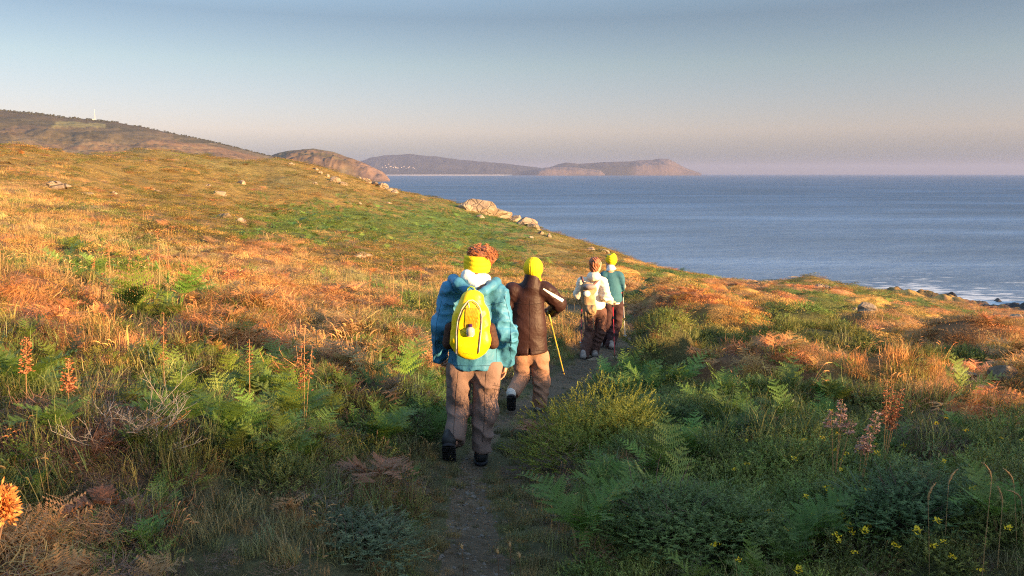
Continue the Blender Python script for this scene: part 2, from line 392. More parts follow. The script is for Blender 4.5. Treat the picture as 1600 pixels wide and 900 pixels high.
vl=N(t,'ShaderNodeVectorMath',operation='LENGTH'); t.links.new(g.outputs['Position'],vl.inputs[0]); mr=N(t,'ShaderNodeMapRange'); mr.inputs[1].default_value=150; mr.inputs[2].default_value=1300; t.links.new(vl.outputs['Value'],mr.inputs[0])
shl=ramp(t,mr.outputs[0],[(0,(.135,.205,.31)),(.25,(.10,.165,.27)),(.6,(.055,.11,.21)),(1,(.032,.078,.165))])      # paler close in, darker with distance
t.links.new(mixc(t,'MULTIPLY',1.0,shl,ramp(t,w2.outputs[0],[(.36,.66),(.5,.95),(.64,1.35)])),b.inputs['Base Color'])
bump(t,b,w1.outputs[0],2.6)
# foam round the shore rocks
sa=N(t,'ShaderNodeAttribute',attribute_name='tint'); fn=sv(N(t,'ShaderNodeTexNoise'),Scale=.22,Detail=7.0,Roughness=.7); mp3=N(t,'ShaderNodeMapping'); mp3.inputs['Scale'].default_value=(.6,2.2,1); t.links.new(g.outputs['Position'],mp3.inputs[0]); t.links.new(mp3.outputs[0],fn.inputs['Vector'])
fo=ramp(t,math_(t,'ADD',fn.outputs[0],math_(t,'MULTIPLY',sa.outputs['Fac'],.30)),[(.67,0.0),(.78,.85)])
fd=N(t,'ShaderNodeBsdfDiffuse'); fd.inputs[0].default_value=(.62,.66,.70,1)
mx=N(t,'ShaderNodeMixShader'); t.links.new(fo,mx.inputs[0]); t.links.new(b.outputs[0],mx.inputs[1]); t.links.new(fd.outputs[0],mx.inputs[2]); t.links.new(mx.outputs[0],_.inputs[0])
a2=np.concatenate([np.arange(-180,-40,5.0),np.arange(-40,40,.5),np.arange(40,180,5.0)])*PI/180
r2=np.concatenate([[40.],np.arange(90,330,4.0),np.exp(np.linspace(math.log(340),math.log(30000),60))])
A2,R2=np.meshgrid(a2,r2); X2=np.sin(A2)*R2;Y2=np.cos(A2)*R2
g2=H0(X2,Y2); foam=sstep(-9,0,g2)*(R2<330)
na2,nr2=len(a2),len(r2); ii,jj=np.meshgrid(np.arange(nr2-1),np.arange(na2),indexing='ij'); j2=(jj+1)%na2
q2=np.stack([ii*na2+jj,ii*na2+j2,(ii+1)*na2+j2,(ii+1)*na2+jj],-1).reshape(-1,4)[:, ::-1]
cap_=np.arange(na2)[::-1]
seam=npmesh('sea',np.stack([X2,Y2,X2*0],-1),q2,tint=foam.ravel(),smooth=True)
tag(link('sea',seam,m),'blue evening sea with low swell','sea',kind='structure')
# ------------------------------------------------------------------ far land
def hillmat(name,scale,bd):
    m,t,b,_=newmat(name); b.inputs['Roughness'].default_value=.95; b.inputs['Specular IOR Level'].default_value=.1
    va=N(t,'ShaderNodeAttribute',attribute_name='vcol'); g=N(t,'ShaderNodeNewGeometry')
    n1=sv(N(t,'ShaderNodeTexNoise'),Scale=scale,Detail=8.0,Roughness=.65); t.links.new(g.outputs['Position'],n1.inputs['Vector'])
    t.links.new(mixc(t,'MULTIPLY',1.0,va.outputs['Color'],ramp(t,n1.outputs[0],[(.3,.7),(.7,1.3)])),b.inputs['Base Color'])
    bump(t,b,n1.outputs[0],bd); return m
def hill(name,label,sil,Yf,Yc,Yb,zf,amp,seed,colf,prof=1.3,nx=420,ny=70,step=None,cat='hill'):
    pxs=np.linspace(sil[0][0],sil[-1][0],nx); tops=np.interp(pxs,[s[0] for s in sil],[s[1] for s in sil])
    tops=tops+fbm(pxs*.05,pxs*0,seed,4)*(1.2 if Yc>6000 else 1.5)
    tt=np.concatenate([np.linspace(0,1,ny),np.linspace(1,2,14)[1:]])
    PX,T=np.meshgrid(pxs,tt); TOP=np.meshgrid(tops,tt)[0]
    Yv=np.where(T<=1,Yf+(Yc-Yf)*T,Yc+(Yb-Yc)*(T-1))
    X=(PX-800)/F_PX*Yv/CP*1.0
    zt=EYE+(271-TOP)/F_PX*Yc/CP/CP*1.0
    # exact: the crest is put on the line of sight
    bb=(450-TOP)/F_PX; zt=EYE+(-SP+bb*CP)/(CP+bb*SP)*Yc; X=((PX-800)/F_PX)/(CP+bb*SP)*Yv
    s=np.where(T<=1,T,2-T); pr=s**prof
    if step is not None: pr=sstep(0,step,s)*.55+.45*pr
    z=zf+(zt-zf)*pr
    n=fbm(X*4/Yc*6,Yv*4/Yc*6,seed+3,5); gul=-np.abs(fbm(X*9/Yc*6,Yv*2.5/Yc*6,seed+5,4))
    z=z+(n*amp+gul*amp*1.4)*np.sin(np.clip(s,0,1)*PI)*np.clip((zt-zf)/60,0,1)
    z=np.where(s<=0,-3,z)
    PXp,PYp,_d=proj(X,Yv,z); vc=colf(X,Yv,z,PXp,PYp,s)
    nn,mm=len(pxs),len(tt); ii,jj=np.meshgrid(np.arange(mm-1),np.arange(nn-1),indexing='ij')
    q=np.stack([ii*nn+jj,ii*nn+jj+1,(ii+1)*nn+jj+1,(ii+1)*nn+jj],-1).reshape(-1,4)
    me=npmesh(name,np.stack([X,Yv,z],-1),q,col=np.clip(vc,.01,1).reshape(-1,3),smooth=True)
    o=link(name,me,hillmat(name+'_cover',30/Yc*2,Yc*.002)); tag(o,label,cat,kind='structure'); return X,Yv,z
def lerp3(a,b,f): return a*(1-f[...,None])+b*f[...,None]
def col_left(X,Y,z,px,py,s):
    n=fbm(X/260,Y/260,71,4); c=lerp3(C(.095,.078,.050),C(.155,.100,.062),sstep(-.3,.3,n))
    forest=sstep(.1,-.1,(py-(176+.14*px+18*fbm(px/60,py/10,72,3)+(px<240)*22*(1-px/240)))/14)
    c=lerp3(c,C(.050,.048,.030),forest*.8)
    band=np.clip(sstep(-.05,.1,fbm(px/90+2,py/7-px/40,75,3))*sstep(230,150,px)*sstep(198,206,py),0,1); c=lerp3(c,C(.055,.05,.036),band*.75)
    fq=fbm(px/14,py/4,79,3)*2.5; field=((py>190+.03*(px-90)+fq)&(py<199-.02*(px-90)+fq)&(px>82+fq*4)&(px<166)).astype(float); c=lerp3(c,C(.20,.19,.085),field*.6)
    f2=sstep(.12,.2,fbm(px/40,py/3.5,77,3))*sstep(205,230,py); c=lerp3(c,C(.20,.155,.085),f2*.6)
    return c
HL=hill('hills','broad hill with fields rising behind the heath on the left',[(-700,150),(-300,150),(-100,163),(0,171),(60,177),(130,186),(180,190),(230,200),(300,214),(350,226),(400,238),(412,241),(440,248),(470,262),(500,276),(530,284)],900,2700,4300,12,14,81,col_left,prof=1.15)
def col_head(X,Y,z,px,py,s):
    n=fbm(X/90,Y/90,73,4); c=lerp3(C(.115,.078,.048),C(.085,.072,.038),sstep(-.3,.3,n))
    cl=sstep(535,580,px+20*n)*1.0; c=lerp3(c,C(.165,.110,.085),cl*.9); return c*(1+.4*fbm(X/30,z/14,74,4)[...,None])
hill('headland','rounded brown headland ending in a rocky point',[(405,252),(430,240),(450,235),(490,232),(520,236),(550,247),(575,257),(597,268),(606,277),(609,281)],3000,3600,4300,-2,22,91,col_head,prof=.8,nx=260,step=.25)
def col_far(X,Y,z,px,py,s):
    n=fbm(X/700,Y/700,75,4); return lerp3(C(.022,.026,.024),C(.048,.044,.036),sstep(-.2,.5,n))
FAR=hill('far_hills','long low hazy hills above the white beach',[(545,262),(562,252),(580,246),(600,243),(640,241),(680,244),(720,249),(750,252),(790,256),(840,261),(860,266),(875,272)],12700,14200,17000,2,30,95,col_far,prof=.8)
def col_cape(X,Y,z,px,py,s):
    n=fbm(X/500,Y/500,78,4); c=lerp3(C(.032,.032,.026),C(.060,.048,.038),sstep(-.2,.5,n))
    return lerp3(c,C(.12,.092,.082),np.clip(sstep(985,1000,px),0,1)*sstep(1.0,.85,s)*.9)
hill('cape','distant cape with pink cliffs at its seaward end',[(835,269),(850,264),(872,256),(885,253),(905,256),(940,253),(985,252),(1015,250),(1030,248),(1045,249),(1060,256),(1074,263),(1083,266),(1090,269),(1096,271.0)],11900,12900,15000,-2,34,97,col_cape,prof=.9,step=.2)
def col_cliff(X,Y,z,px,py,s): return C(.12,.092,.080)*(1+.3*fbm(X/120,z/40,79,4)[...,None])
hill('sea_cliffs','low pinkish sea cliffs in front of the distant cape',[(836,271.5),(842,265),(852,262),(880,261),(900,262),(925,264),(938,266),(945,271.5)],11300,11800,12600,-2,12,99,col_cliff,prof=.7,nx=160,step=.3)
# beach
bx=np.linspace(600,800,80); V=[];
for p in bx:
    q=at(p,273,12500); k=q[0]/12500
    w=(1-((p-700)/104)**4)
    V+= [(k*11800,11800,.3),(k*12300,12300,4+5*w),(k*12950,12950,14)]
V=np.array(V); i=np.arange(79)*3; bq=np.concatenate([np.stack([i+o_,i+3+o_,i+4+o_,i+1+o_],-1) for o_ in (0,1)])
tag(link('beach',npmesh('beach',V,bq),simple('pale_sand',(.62,.50,.40),.9,.1,.002,.01,0)),'long pale beach at the foot of the far hills','beach',kind='structure')
# village
wallm=simple('white_render',(.58,.56,.54),.8,.05,1,5,0); roofm=simple('roof_tiles',(.30,.12,.07),.8,.15,1,5,0); winm=simple('window_glass',(.04,.05,.06),.2,.1,1,5,0)
vill=[(597,261.5),(602,259),(604,262),(607,257),(609,260.5),(612,260),(615,262),(617,260),(619,262.5),(622,263),(627,262),(631,261),(634,263),(638,262.5),(640,260.5),(645,262.5),(622,267.5),(648,264)]
proto=None
from bisect import bisect
FX,FY,FZ=FAR; fpx,fpy,_=proj(FX,FY,FZ)
for k,(px,py) in enumerate(vill):
    idx=np.argmin(((fpx-px)/1)**2+((fpy-py)*2)**2+(np.arange(len(FX))[:,None]>68)*1e6); X0,Y0,Z0=FX.flat[idx],FY.flat[idx],FZ.flat[idx]
    if proto is None:
        h=empty('house',(X0,Y0,Z0)); a=MB(); a.box((-11,-7,-4),(11,7,9)); a.build('wall',wallm,h)
        a=MB(); 
        a.quad((-12,-8,9.1),(12,-8,9.1),(12,0,14),(-12,0,14)); a.quad((-12,8,9.1),(-12,0,14),(12,0,14),(12,8,9.1)); a.tri((-12,-8,9.1),(-12,0,14),(-12,8,9.1)); a.tri((12,-8,9.1),(12,8,9.1),(12,0,14)); a.quad((-12,-8,9.1),(-12,8,9.1),(12,8,9.1),(12,-8,9.1)); a.build('roof',roofm,h)
        for wx in (-6,2): a=MB(); a.box((wx,-7.3,3),(wx+3,-6.9,6)); a.build('window',winm,h)
        proto=h
    else:
        h=proto.copy(); SC.collection.objects.link(h)
        for ch in list(proto.children):
            c2=ch.copy(); SC.collection.objects.link(c2); c2.parent=h
        h.location=(X0,Y0,Z0)
    h.rotation_euler=(0,0,random.uniform(-.5,.5)); q=random.uniform(.5,1.0); h.scale=(q,q,q)
    tag(h,'tiny white house of the village above the far beach','house','white village houses on the far hill')
# mast on the hill
def hillz(HX,HY,HZ,px,py,maxrow=70):
    qx,qy,_=proj(HX,HY,HZ); idx=np.argmin((qx-px)**2+(qy-py)**2*4+(np.arange(len(HX))[:,None]>maxrow)*1e6); return HX.flat[idx],HY.flat[idx],HZ.flat[idx]
X0,Y0,Z0=hillz(*HL,149,188); mo=empty('radio_mast',(X0,Y0,Z0)); steel=simple('galvanised_steel',(.55,.53,.5),.5,.1,1,5,0,metal=.3)
for k in range(3):
    a=MB(); an=k*2*PI/3; a.tube([(2.6*math.cos(an),2.6*math.sin(an),-2),(.5*math.cos(an),.5*math.sin(an),28)],.2,5); a.build('leg',steel,mo)
a=MB()
for k in range(9):
    z0=k*3; z1=z0+3; f0=2.5-z0*.075; f1=2.5-z1*.075
    for j in range(3):
        a0=j*2*PI/3;a1=(j+1)*2*PI/3; a.tube([(f0*math.cos(a0),f0*math.sin(a0),z0),(f1*math.cos(a1),f1*math.sin(a1),z1)],.09,4)
a.build('bracing',steel,mo); a=MB(); a.tube([(0,0,26),(0,0,36)],.25,5); a.build('antenna',steel,mo)
a=MB(); a.box((-8,-3,-2),(-3,3,4)); a.build('equipment_hut',wallm,mo)
tag(mo,'thin radio mast with small white hut on the left hilltop','mast')
# ------------------------------------------------------------------ plants
R=random.Random(11)
def bend(p0,dirh,h,lean,n,droop=0,twist=0):
    """points of a blade from p0, leaning along dirh, h long; droop bends the tip down"""
    pts=[];p=Vector(p0);ang=R.uniform(.02,.25)*lean; st=h/n; d=Vector(dirh)
    for i in range(n+1):
        pts.append(p.copy()); p=p+(Vector((0,0,1))*math.cos(ang)+d*math.sin(ang))*st; ang+=(lean*1.1+droop*i*.5)/n
    return pts
def rdir():
    a=R.uniform(0,2*PI); return Vector((math.cos(a),math.sin(a),0))
def grass(n=70,h=.24,sp=.13,w=.005,lean=.9,droop=.3,wind=None,seg=3):
    m=MB()
    for i in range(n):
        d=rdir(); q=sp*math.sqrt(R.random()); 
        if wind: d=(d+Vector(wind)).normalized()
        p=rdir()*q; hh=h*R.uniform(.5,1.15)
        m.ribbon(bend(p,d,hh,lean*R.uniform(.3,1.2),seg,droop),w*R.uniform(.7,1.3),Vector((-d.y,d.x,0)) if R.random()<.5 else rdir(),R.random()*.82)
    return m
def seedgrass(n=12,h=.5,sp=.12,blades=30,headr=.008,headl=.09,wind=(.6,.1,0),nod=1.2):
    m=grass(blades,h*.5,sp,.004,.8,.5,wind)
    for i in range(n):
        d=(rdir()*.8+Vector(wind)).normalized(); pts=bend(rdir()*sp*R.random(),d,h*R.uniform(.6,1.1),R.uniform(.1,.5),5,.25)
        m.ribbon(pts,.0028,Vector((-d.y,d.x,0)),.55,tip=False)
        e=pts[-1]; dr=(pts[-1]-pts[-2]).normalized(); L=headl*R.uniform(.7,1.2); hp=[e]
        for k in range(4):
            dr=(dr+d*.16*nod-Vector((0,0,.16*nod))).normalized(); hp.append(hp[-1]+dr*L/4)
        m.tube(hp,[headr*.4,headr,headr*.9,headr*.6,headr*.12],4,.7,cap=False)
        for k in range(7):
            c=hp[min(4,k//2)]; o_=rdir()*headr*2; m.tri(c,c+o_+dr*.012,c+dr*.016,.78)
    return m
def frond(m,p,d,L,ang,droop,t,W=.36,np_=11,fine=8):
    """a bracken frond: rachis, pinnae and toothed pinnules"""
    side=Vector((-d.y,d.x,0)); pts=[];dirs=[];q=Vector(p)
    for i in range(np_+1):
        v=(Vector((0,0,1))*math.cos(ang)+d*math.sin(ang)); pts.append(q.copy()); dirs.append(v); q=q+v*L/np_; ang+=droop/np_
    m.ribbon(pts,.006*L/.5,side,t*.8)
    for i in range(2,np_):
        f=(i-1)/(np_-1); l=L*W*(math.sin(min(1,f*1.0+.22)*PI*.93)**.7)*(1-.35*f)*R.uniform(.8,1.1)
        nrm=side.cross(dirs[i]).normalized()
        for s in (-1,1):
            if R.random()<.06: continue
            dv=(side*s*.88+dirs[i]*R.uniform(.25,.6)-nrm*R.uniform(-.15,.42)).normalized(); across=dirs[i]
            m.tri(pts[i]-across*.003,pts[i]+across*.003,pts[i]+dv*l,t*.8)
            for k in range(fine):
                g=(k+.5)/fine; c=pts[i]+dv*l*g; pl=l*.26*(1-g*.8)+.004
                for s2 in (-1,1):
                    e=c+across*s2*pl+dv*pl*.45; m.tri(c-dv*l*.35/fine,c+dv*l*.42/fine,e-nrm*R.uniform(-.1,.1)*pl,min(.82,max(0,t+R.uniform(-.12,.12))))
def bracken(n=5,L=.55,h=.12,fine=7,np_=11,droop=1.1):
    m=MB()
    for i in range(n):
        d=rdir(); a=R.uniform(.15,.6); st=[Vector((0,0,-.03)),Vector((0,0,h))+d*h*.3]; m.tube(st,.004,4,.3,cap=False)
        frond(m,st[-1],d,L*R.uniform(.7,1.1),a,droop*R.uniform(.7,1.3),R.uniform(.1,.75),fine=fine,np_=np_)
    return m
def sprigs(m,n,rad,hz,L=.08,needles=11,nl=.021,nw=.0052,centre=(0,0,0),lift=.25,t0=0,t1=.8):
    c0=Vector(centre)
    sd0=R.uniform(0,99)
    for i in range(n):
        u=R.random(); a=R.uniform(0,2*PI); z=u**.8; rr=math.sqrt(max(0,1-z*z))
        nrm=Vector((rr*math.cos(a),rr*math.sin(a),z)); q_=float(fbm(nrm.x*2.6+sd0,nrm.y*2.6+nrm.z*1.7,7,3))
        if q_<-.28 and R.random()<.75: continue
        k=R.uniform(.66,1.0)*(1+.42*q_); p=c0+Vector((nrm.x*rad*k,nrm.y*rad*k,nrm.z*hz*k))
        d=(nrm+Vector((0,0,lift))+rdir()*.45).normalized(); l=L*R.uniform(.6,1.2); t=R.uniform(t0,t1)
        sd=d.cross(Vector((R.random(),R.random(),.3))).normalized()
        m.tri(p-sd*.0022-d*l*.3,p+sd*.0022-d*l*.3,p+d*l,t*.5)
        for k in range(needles):
            f=k/needles; b=p+d*l*(f*1.05-.05); o=(rdir()+d*R.uniform(.3,1.0)+Vector((0,0,R.uniform(-.4,.4)))).normalized(); s=d.cross(o)
            if s.length<.01: continue
            s.normalize(); ln=nl*R.uniform(.6,1.3)*(1-.35*f); m.tri(b-s*nw*.5,b+s*nw*.5,b+o*ln,min(.95,t+R.uniform(-.12,.2)))
def gorse(n=85,rad=.2,hz=.16,**k):
    m=MB(); sprigs(m,n,rad,hz,**k)
    return m
def tangle(n=240,rad=.22,hz=.14,w=.0035,L=.09):
    m=MB()
    for i in range(n):
        a=R.uniform(0,2*PI); z=R.random()**.7; rr=math.sqrt(max(0,1-z*z)); k=R.uniform(.6,1.0); p=Vector((rr*math.cos(a)*rad*k,rr*math.sin(a)*rad*k,z*hz*k))
        d=(rdir()+Vector((0,0,R.uniform(-.2,.7)))).normalized(); pts=[p]
        for j in range(3): pts.append(pts[-1]+d*L*R.uniform(.2,.45)); d=(d+Vector((R.uniform(-.8,.8),R.uniform(-.8,.8),R.uniform(-.8,.5)))).normalized()
        m.ribbon(pts,w*R.uniform(.6,1.4),d.cross(Vector((.2,.3,1))).normalized(),R.random()*.85)
    return m
def scrub(n=260,rad=.5,hz=.22,l=.07,w=.022):
    """low heath seen from afar: a dome of short leafy shoots"""
    m=MB()
    for i in range(n):
        a=R.uniform(0,2*PI); z=R.random()**.9; rr=math.sqrt(max(0,1-z*z)); k=R.uniform(.7,1); p=Vector((rr*math.cos(a)*rad*k,rr*math.sin(a)*rad*k,z*hz*k))
        d=(Vector((rr*math.cos(a)*.6,rr*math.sin(a)*.6,1))+rdir()*.7).normalized(); s=rdir(); t=R.random()*.85
        m.tri(p-s*w*.5,p+s*w*.5,p+d*l*R.uniform(.5,1.3),t)
    return m
PROTO=bpy.data.collections.new('plant_kinds')            # sources only, never linked to the scene
def protos(name,makers,mat):
    c=bpy.data.collections.new('kind_'+name)
    for k,mk in enumerate(makers):
        me=mk.mesh(f'{name}_{k}'); me.materials.append(mat); o=bpy.data.objects.new(f'{name}_{k:02d}',me); c.objects.link(o)
    return c,len(makers)
def scatter(name,label,cat,coll,P,scl,icol,tilt=.15,kind='stuff'):
    c,nk=coll; n=len(P); me=bpy.data.meshes.new(name); me.vertices.add(n); me.vertices.foreach_set('co',np.asarray(P,np.float32).ravel())
    rot=np.stack([RNG.normal(0,tilt,n),RNG.normal(0,tilt,n),RNG.uniform(0,2*PI,n)],-1)
    a=me.attributes.new('rot','FLOAT_VECTOR','POINT'); a.data.foreach_set('vector',rot.astype(np.float32).ravel())
    sc=np.asarray(scl); sc=np.repeat(sc[:,None],3,1) if sc.ndim==1 else sc
    a=me.attributes.new('scl','FLOAT_VECTOR','POINT'); a.data.foreach_set('vector',sc.astype(np.float32).ravel())
    a=me.attributes.new('kindno','INT','POINT'); a.data.foreach_set('value',RNG.integers(0,nk,n).astype(np.int32))
    a=me.attributes.new('icol','FLOAT_COLOR','POINT'); cc=np.ones((n,4),np.float32); cc[:,:3]=np.clip(icol,.003,1); a.data.foreach_set('color',cc.ravel())
    o=link(name,me); tag(o,label,cat,kind=kind)
    ng=bpy.data.node_groups.new(name+'_nodes','GeometryNodeTree')
    ng.interface.new_socket('Geometry',in_out='INPUT',socket_type='NodeSocketGeometry'); ng.interface.new_socket('Geometry',in_out='OUTPUT',socket_type='NodeSocketGeometry')
    gi=ng.nodes.new('NodeGroupInput'); gout=ng.nodes.new('NodeGroupOutput'); iop=ng.nodes.new('GeometryNodeInstanceOnPoints'); ci=ng.nodes.new('GeometryNodeCollectionInfo')
    ci.inputs['Collection'].default_value=c; ci.inputs['Separate Children'].default_value=True; ci.inputs['Reset Children'].default_value=True
    iop.inputs['Pick Instance'].default_value=True
    def na(nm,ty):
        q=ng.nodes.new('GeometryNodeInputNamedAttribute'); q.data_type=ty; q.inputs[0].default_value=nm; return [s for s in q.outputs if s.enabled][0]
    L=ng.links.new; L(gi.outputs[0],iop.inputs['Points']); L(ci.outputs[0],iop.inputs['Instance'])
    L(na('kindno','INT'),iop.inputs['Instance Index']); L(na('rot','FLOAT_VECTOR'),iop.inputs['Rotation']); L(na('scl','FLOAT_VECTOR'),iop.inputs['Scale'])
    L(iop.outputs[0],gout.inputs[0]); md=o.modifiers.new('scatter','NODES'); md.node_group=ng
    return o
LM=leafmat('leaf_colour',None); LMD=leafmat('dry_leaf_colour',None,trans=.3,contrast=.6,deadf=.1)
K={}
K['grass']=protos('grass',[grass(80,.22,.14,.0055),grass(60,.30,.12,.006,1.1,.6),grass(100,.16,.16,.005)],LM)
K['dry']=protos('dry_grass',[seedgrass(5,.34,.16,80,.0045,.06),seedgrass(8,.38,.14,60,.005,.07,wind=(.9,.2,0),nod=1.6),grass(130,.28,.16,.004,1.1,.7,(.5,.1,0)),grass(110,.22,.18,.004),grass(110,.2,.16,.004,1.4),seedgrass(2,.3,.14,90,.004,.05)],LMD)
K['bracken']=protos('bracken',[bracken(5,.42),bracken(6,.34,.08),bracken(4,.5,.14),bracken(5,.38,.1,droop=1.6)],LM)
K['gorse']=protos('gorse',[gorse(95,.2,.15),gorse(80,.17,.2,L=.1),gorse(100,.22,.12,nl=.025),gorse(70,.16,.13,L=.07,needles=16)],LM)
K['heather']=protos('heather',[tangle(),tangle(200,.2,.18,.003,.12),gorse(70,.2,.14,L=.09,needles=7,nl=.012,nw=.003)],LM)
K['rust']=protos('dead_bracken',[tangle(300,.24,.16,.006,.12),bracken(6,.36,.05,6,9,2.2),tangle(260,.22,.2,.0045,.16)],LMD)
K['scrub']=protos('scrub',[scrub(),scrub(220,.45,.3,.09,.02),scrub(300,.55,.16,.05,.018)],LM)
K['farbr']=protos('far_bracken',[bracken(5,.45,.1,3,8),bracken(6,.4,.1,3,8)],LM)
# candidate spots: spacing grows with distance
def spots(r0,r1,k,smin,smax,half=42,seed=1):
    g=np.random.default_rng(seed); out=[]; r=r0
    while r<r1:
        s=min(max(k*r,smin),smax); dr=max(s,r*.02); A=math.radians(2*half)*r*dr; n=g.poisson(A/s**2)
        if n:
            a=g.uniform(-math.radians(half),math.radians(half),n); q=r+g.uniform(0,dr,n); out.append(np.stack([np.sin(a)*q,np.cos(a)*q],-1))
        r+=dr
    return np.concatenate(out)
def visible(x,y,z,py0=225): 
    px,py,d=proj(x,y,z); return (d>.2)&(px>-420)&(px<2250)&(py<1150)
ALLK=dict((k,[]) for k in K)
def put(k,x,y,z,s,c): 
    if len(x): ALLK[k].append((np.stack([x,y,z],-1),s if s.ndim==2 else np.repeat(s[:,None],3,1),c))
def jcol(base,n,v=.22,hue=.12):
    c=np.repeat(base[None],n,0)*RNG.normal(1,v,(n,1)).clip(.4,1.7); return c*(1+RNG.normal(0,hue,(n,3))*np.array([1,.4,.6]))
OCC=[]   # places kept clear for the hikers' feet and single plants: (x,y,r)
def fill(XY,near):
    x,y=XY[:,0],XY[:,1]; z,pd,kd,sh,dh=ground(x,y,True)
    ok=visible(x,y,z)&(z>2.5+fbm(x*.1,y*.1,88,2)*1.5)&(sh<.5)&((pd>-.10)|((pd>-.4)&(y>4.3)&(y<12)&(RNG.random(len(x))<.65)&(fbm(x*2.2,y*2.2,97,3)>-.25)))
    r=np.hypot(x,y); ok&=r>1.25
    for (ox,oy,orr) in OCC: ok&=np.hypot(x-ox,y-oy)>orr
    x,y,z,pd,kd,r=x[ok],y[ok],z[ok],pd[ok],kd[ok],r[ok]
    t=cover(x,y,z,pd,kd,RNG); patch=fbm(x*1.1,y*1.1,91,3); hue=fbm(x*.25,y*.25,92,3)
    u=RNG.random(len(x)); names=np.array(TYPES)[t]
    mod=(1+.35*patch)[:,None]*(1+hue[:,None]*np.array([.35,0,-.15]))
    def sel(mask,k,base,s0,ds=.25,sink=.02,tall=1.0):
        n=mask.sum()
        if not n: return
        s=s0*RNG.normal(1,ds,n).clip(.45,1.7)
        if near: s=s*np.clip(pd[mask]*1.6+.45,.35,1)      # trodden low beside the path
        sx=np.stack([s,s,s*tall],-1); put(k,x[mask],y[mask],z[mask]-sink*s,sx,jcol(base,n)*mod[mask])
    rs=np.clip((r/12)**.62,.9,6) if not near else np.clip((r/9)**.5,.58,1.0)
    for ty,mix in MIX[near].items():
        mm=names==ty; lo=0
        for (k,pr,base,sc,tall) in mix:
            q=mm&(u>=lo)&(u<lo+pr); lo+=pr
            n=q.sum()
            if n==0: continue
            s=sc*rs[q]*RNG.normal(1,.25,n).clip(.5,1.7)
            if near: s=s*np.clip(pd[q]*1.3+.5,.4,1)
            # low over the path ahead so the hikers stay in view
            tl=np.clip((13/r[q])**.45,.35,1)
            put(k,x[q],y[q],z[q]-.02*s,np.stack([s,s,s*tall*tl],-1),jcol(base,n)*mod[q])
GRN=C(.16,.19,.05);GRN2=C(.155,.19,.065);STRAW=C(.47,.295,.115);RUST=C(.49,.26,.10);BR=C(.12,.20,.036);GO=C(.165,.205,.045);HE=C(.155,.105,.078);OLV=C(.19,.18,.055)
MIX={True:{
 'h':[('grass',.3,OLV,1,.9),('heather',.4,HE*1.5,1,1),('dry',.3,STRAW*.8,.7,.8)],
 'g':[('bracken',.5,BR*1.3,.9,1),('gorse',.3,GO*1.2,1,1),('grass',.2,GRN,1,1)],
 'd':[('dry',.62,STRAW,.95,.95),('grass',.22,OLV,1.1,1),('heather',.10,HE*1.4,.9,1),('gorse',.06,GO*1.4,.9,1)],
 'r':[('rust',.42,RUST,1.0,1),('heather',.16,HE*1.3,1,1),('dry',.20,STRAW*.9,.8,.9),('gorse',.12,GO*1.3,.8,1),('grass',.10,OLV,1,1)],
 'b':[('bracken',.30,BR,.68,1.0),('grass',.26,GRN2,1,1.1),('heather',.14,HE,1,1),('gorse',.30,GO,1,1)],
 'o':[('gorse',.70,GO,1.1,1.0),('grass',.16,GRN2,.9,1),('heather',.10,HE*1.2,.9,1),('dry',.04,STRAW*.6,.7,.9)],
 'w':[('heather',.36,HE,1.1,1.0),('dry',.12,STRAW*.7,.75,.9),('grass',.21,GRN2,.9,1.2),('gorse',.12,GO,.8,1),('rust',.10,RUST*.6,.9,.9),('bracken',.06,BR,.6,1)],
 's':[('grass',.58,C(.18,.17,.075),.75,.75),('dry',.20,STRAW*.7,.6,.75),('heather',.14,HE*1.1,.55,.6),('gorse',.08,GO,.5,.6)],
 'c':[('gorse',.58,C(.58,.34,.09),.9,.8),('rust',.20,RUST,.9,.9),('gorse',.14,GO*1.3,.85,.9),('dry',.08,STRAW,.6,.8)],
 'p':[('grass',.8,C(.14,.125,.06),.5,.5),('heather',.2,HE,.35,.3)]},
 False:{
 'h':[('scrub',.40,C(.27,.185,.05),.50,.75),('scrub',.26,C(.12,.125,.03),.46,1.15),('rust',.06,RUST*.9,.7,.9),('dry',.14,STRAW*.7,.42,.8),('heather',.14,HE*1.1,.7,1.0)],
 'g':[('farbr',.35,BR*1.25,.55,.9),('scrub',.65,C(.125,.165,.03),.5,.8)],
 'd':[('dry',.55,STRAW,.75,.9),('scrub',.30,C(.40,.26,.085),.45,.7),('heather',.08,HE*1.2,.8,1),('gorse',.07,GO*1.5,.8,1)],
 'r':[('rust',.42,RUST,.9,.9),('scrub',.46,RUST*1.1,.40,.8),('dry',.12,STRAW*.8,.5,.8)],
 'b':[('farbr',.8,BR,.8,1),('gorse',.2,GO,1,1)],
 'o':[('gorse',.55,GO*1.45,1.0,.9),('scrub',.35,C(.27,.23,.055),.42,.8),('dry',.10,STRAW*.7,.5,.8)],
 'w':[('heather',.7,HE,1.1,1),('gorse',.3,GO,.9,1)],
 's':[('grass',.7,OLV,.9,.8),('heather',.3,HE*1.3,.8,.8)],'p':[],'c':[('scrub',.46,C(.55,.33,.09),.42,.8),('gorse',.30,C(.58,.34,.09),.85,.75),('gorse',.12,GO*1.3,.9,.9),('rust',.12,RUST,.8,.8)]}}
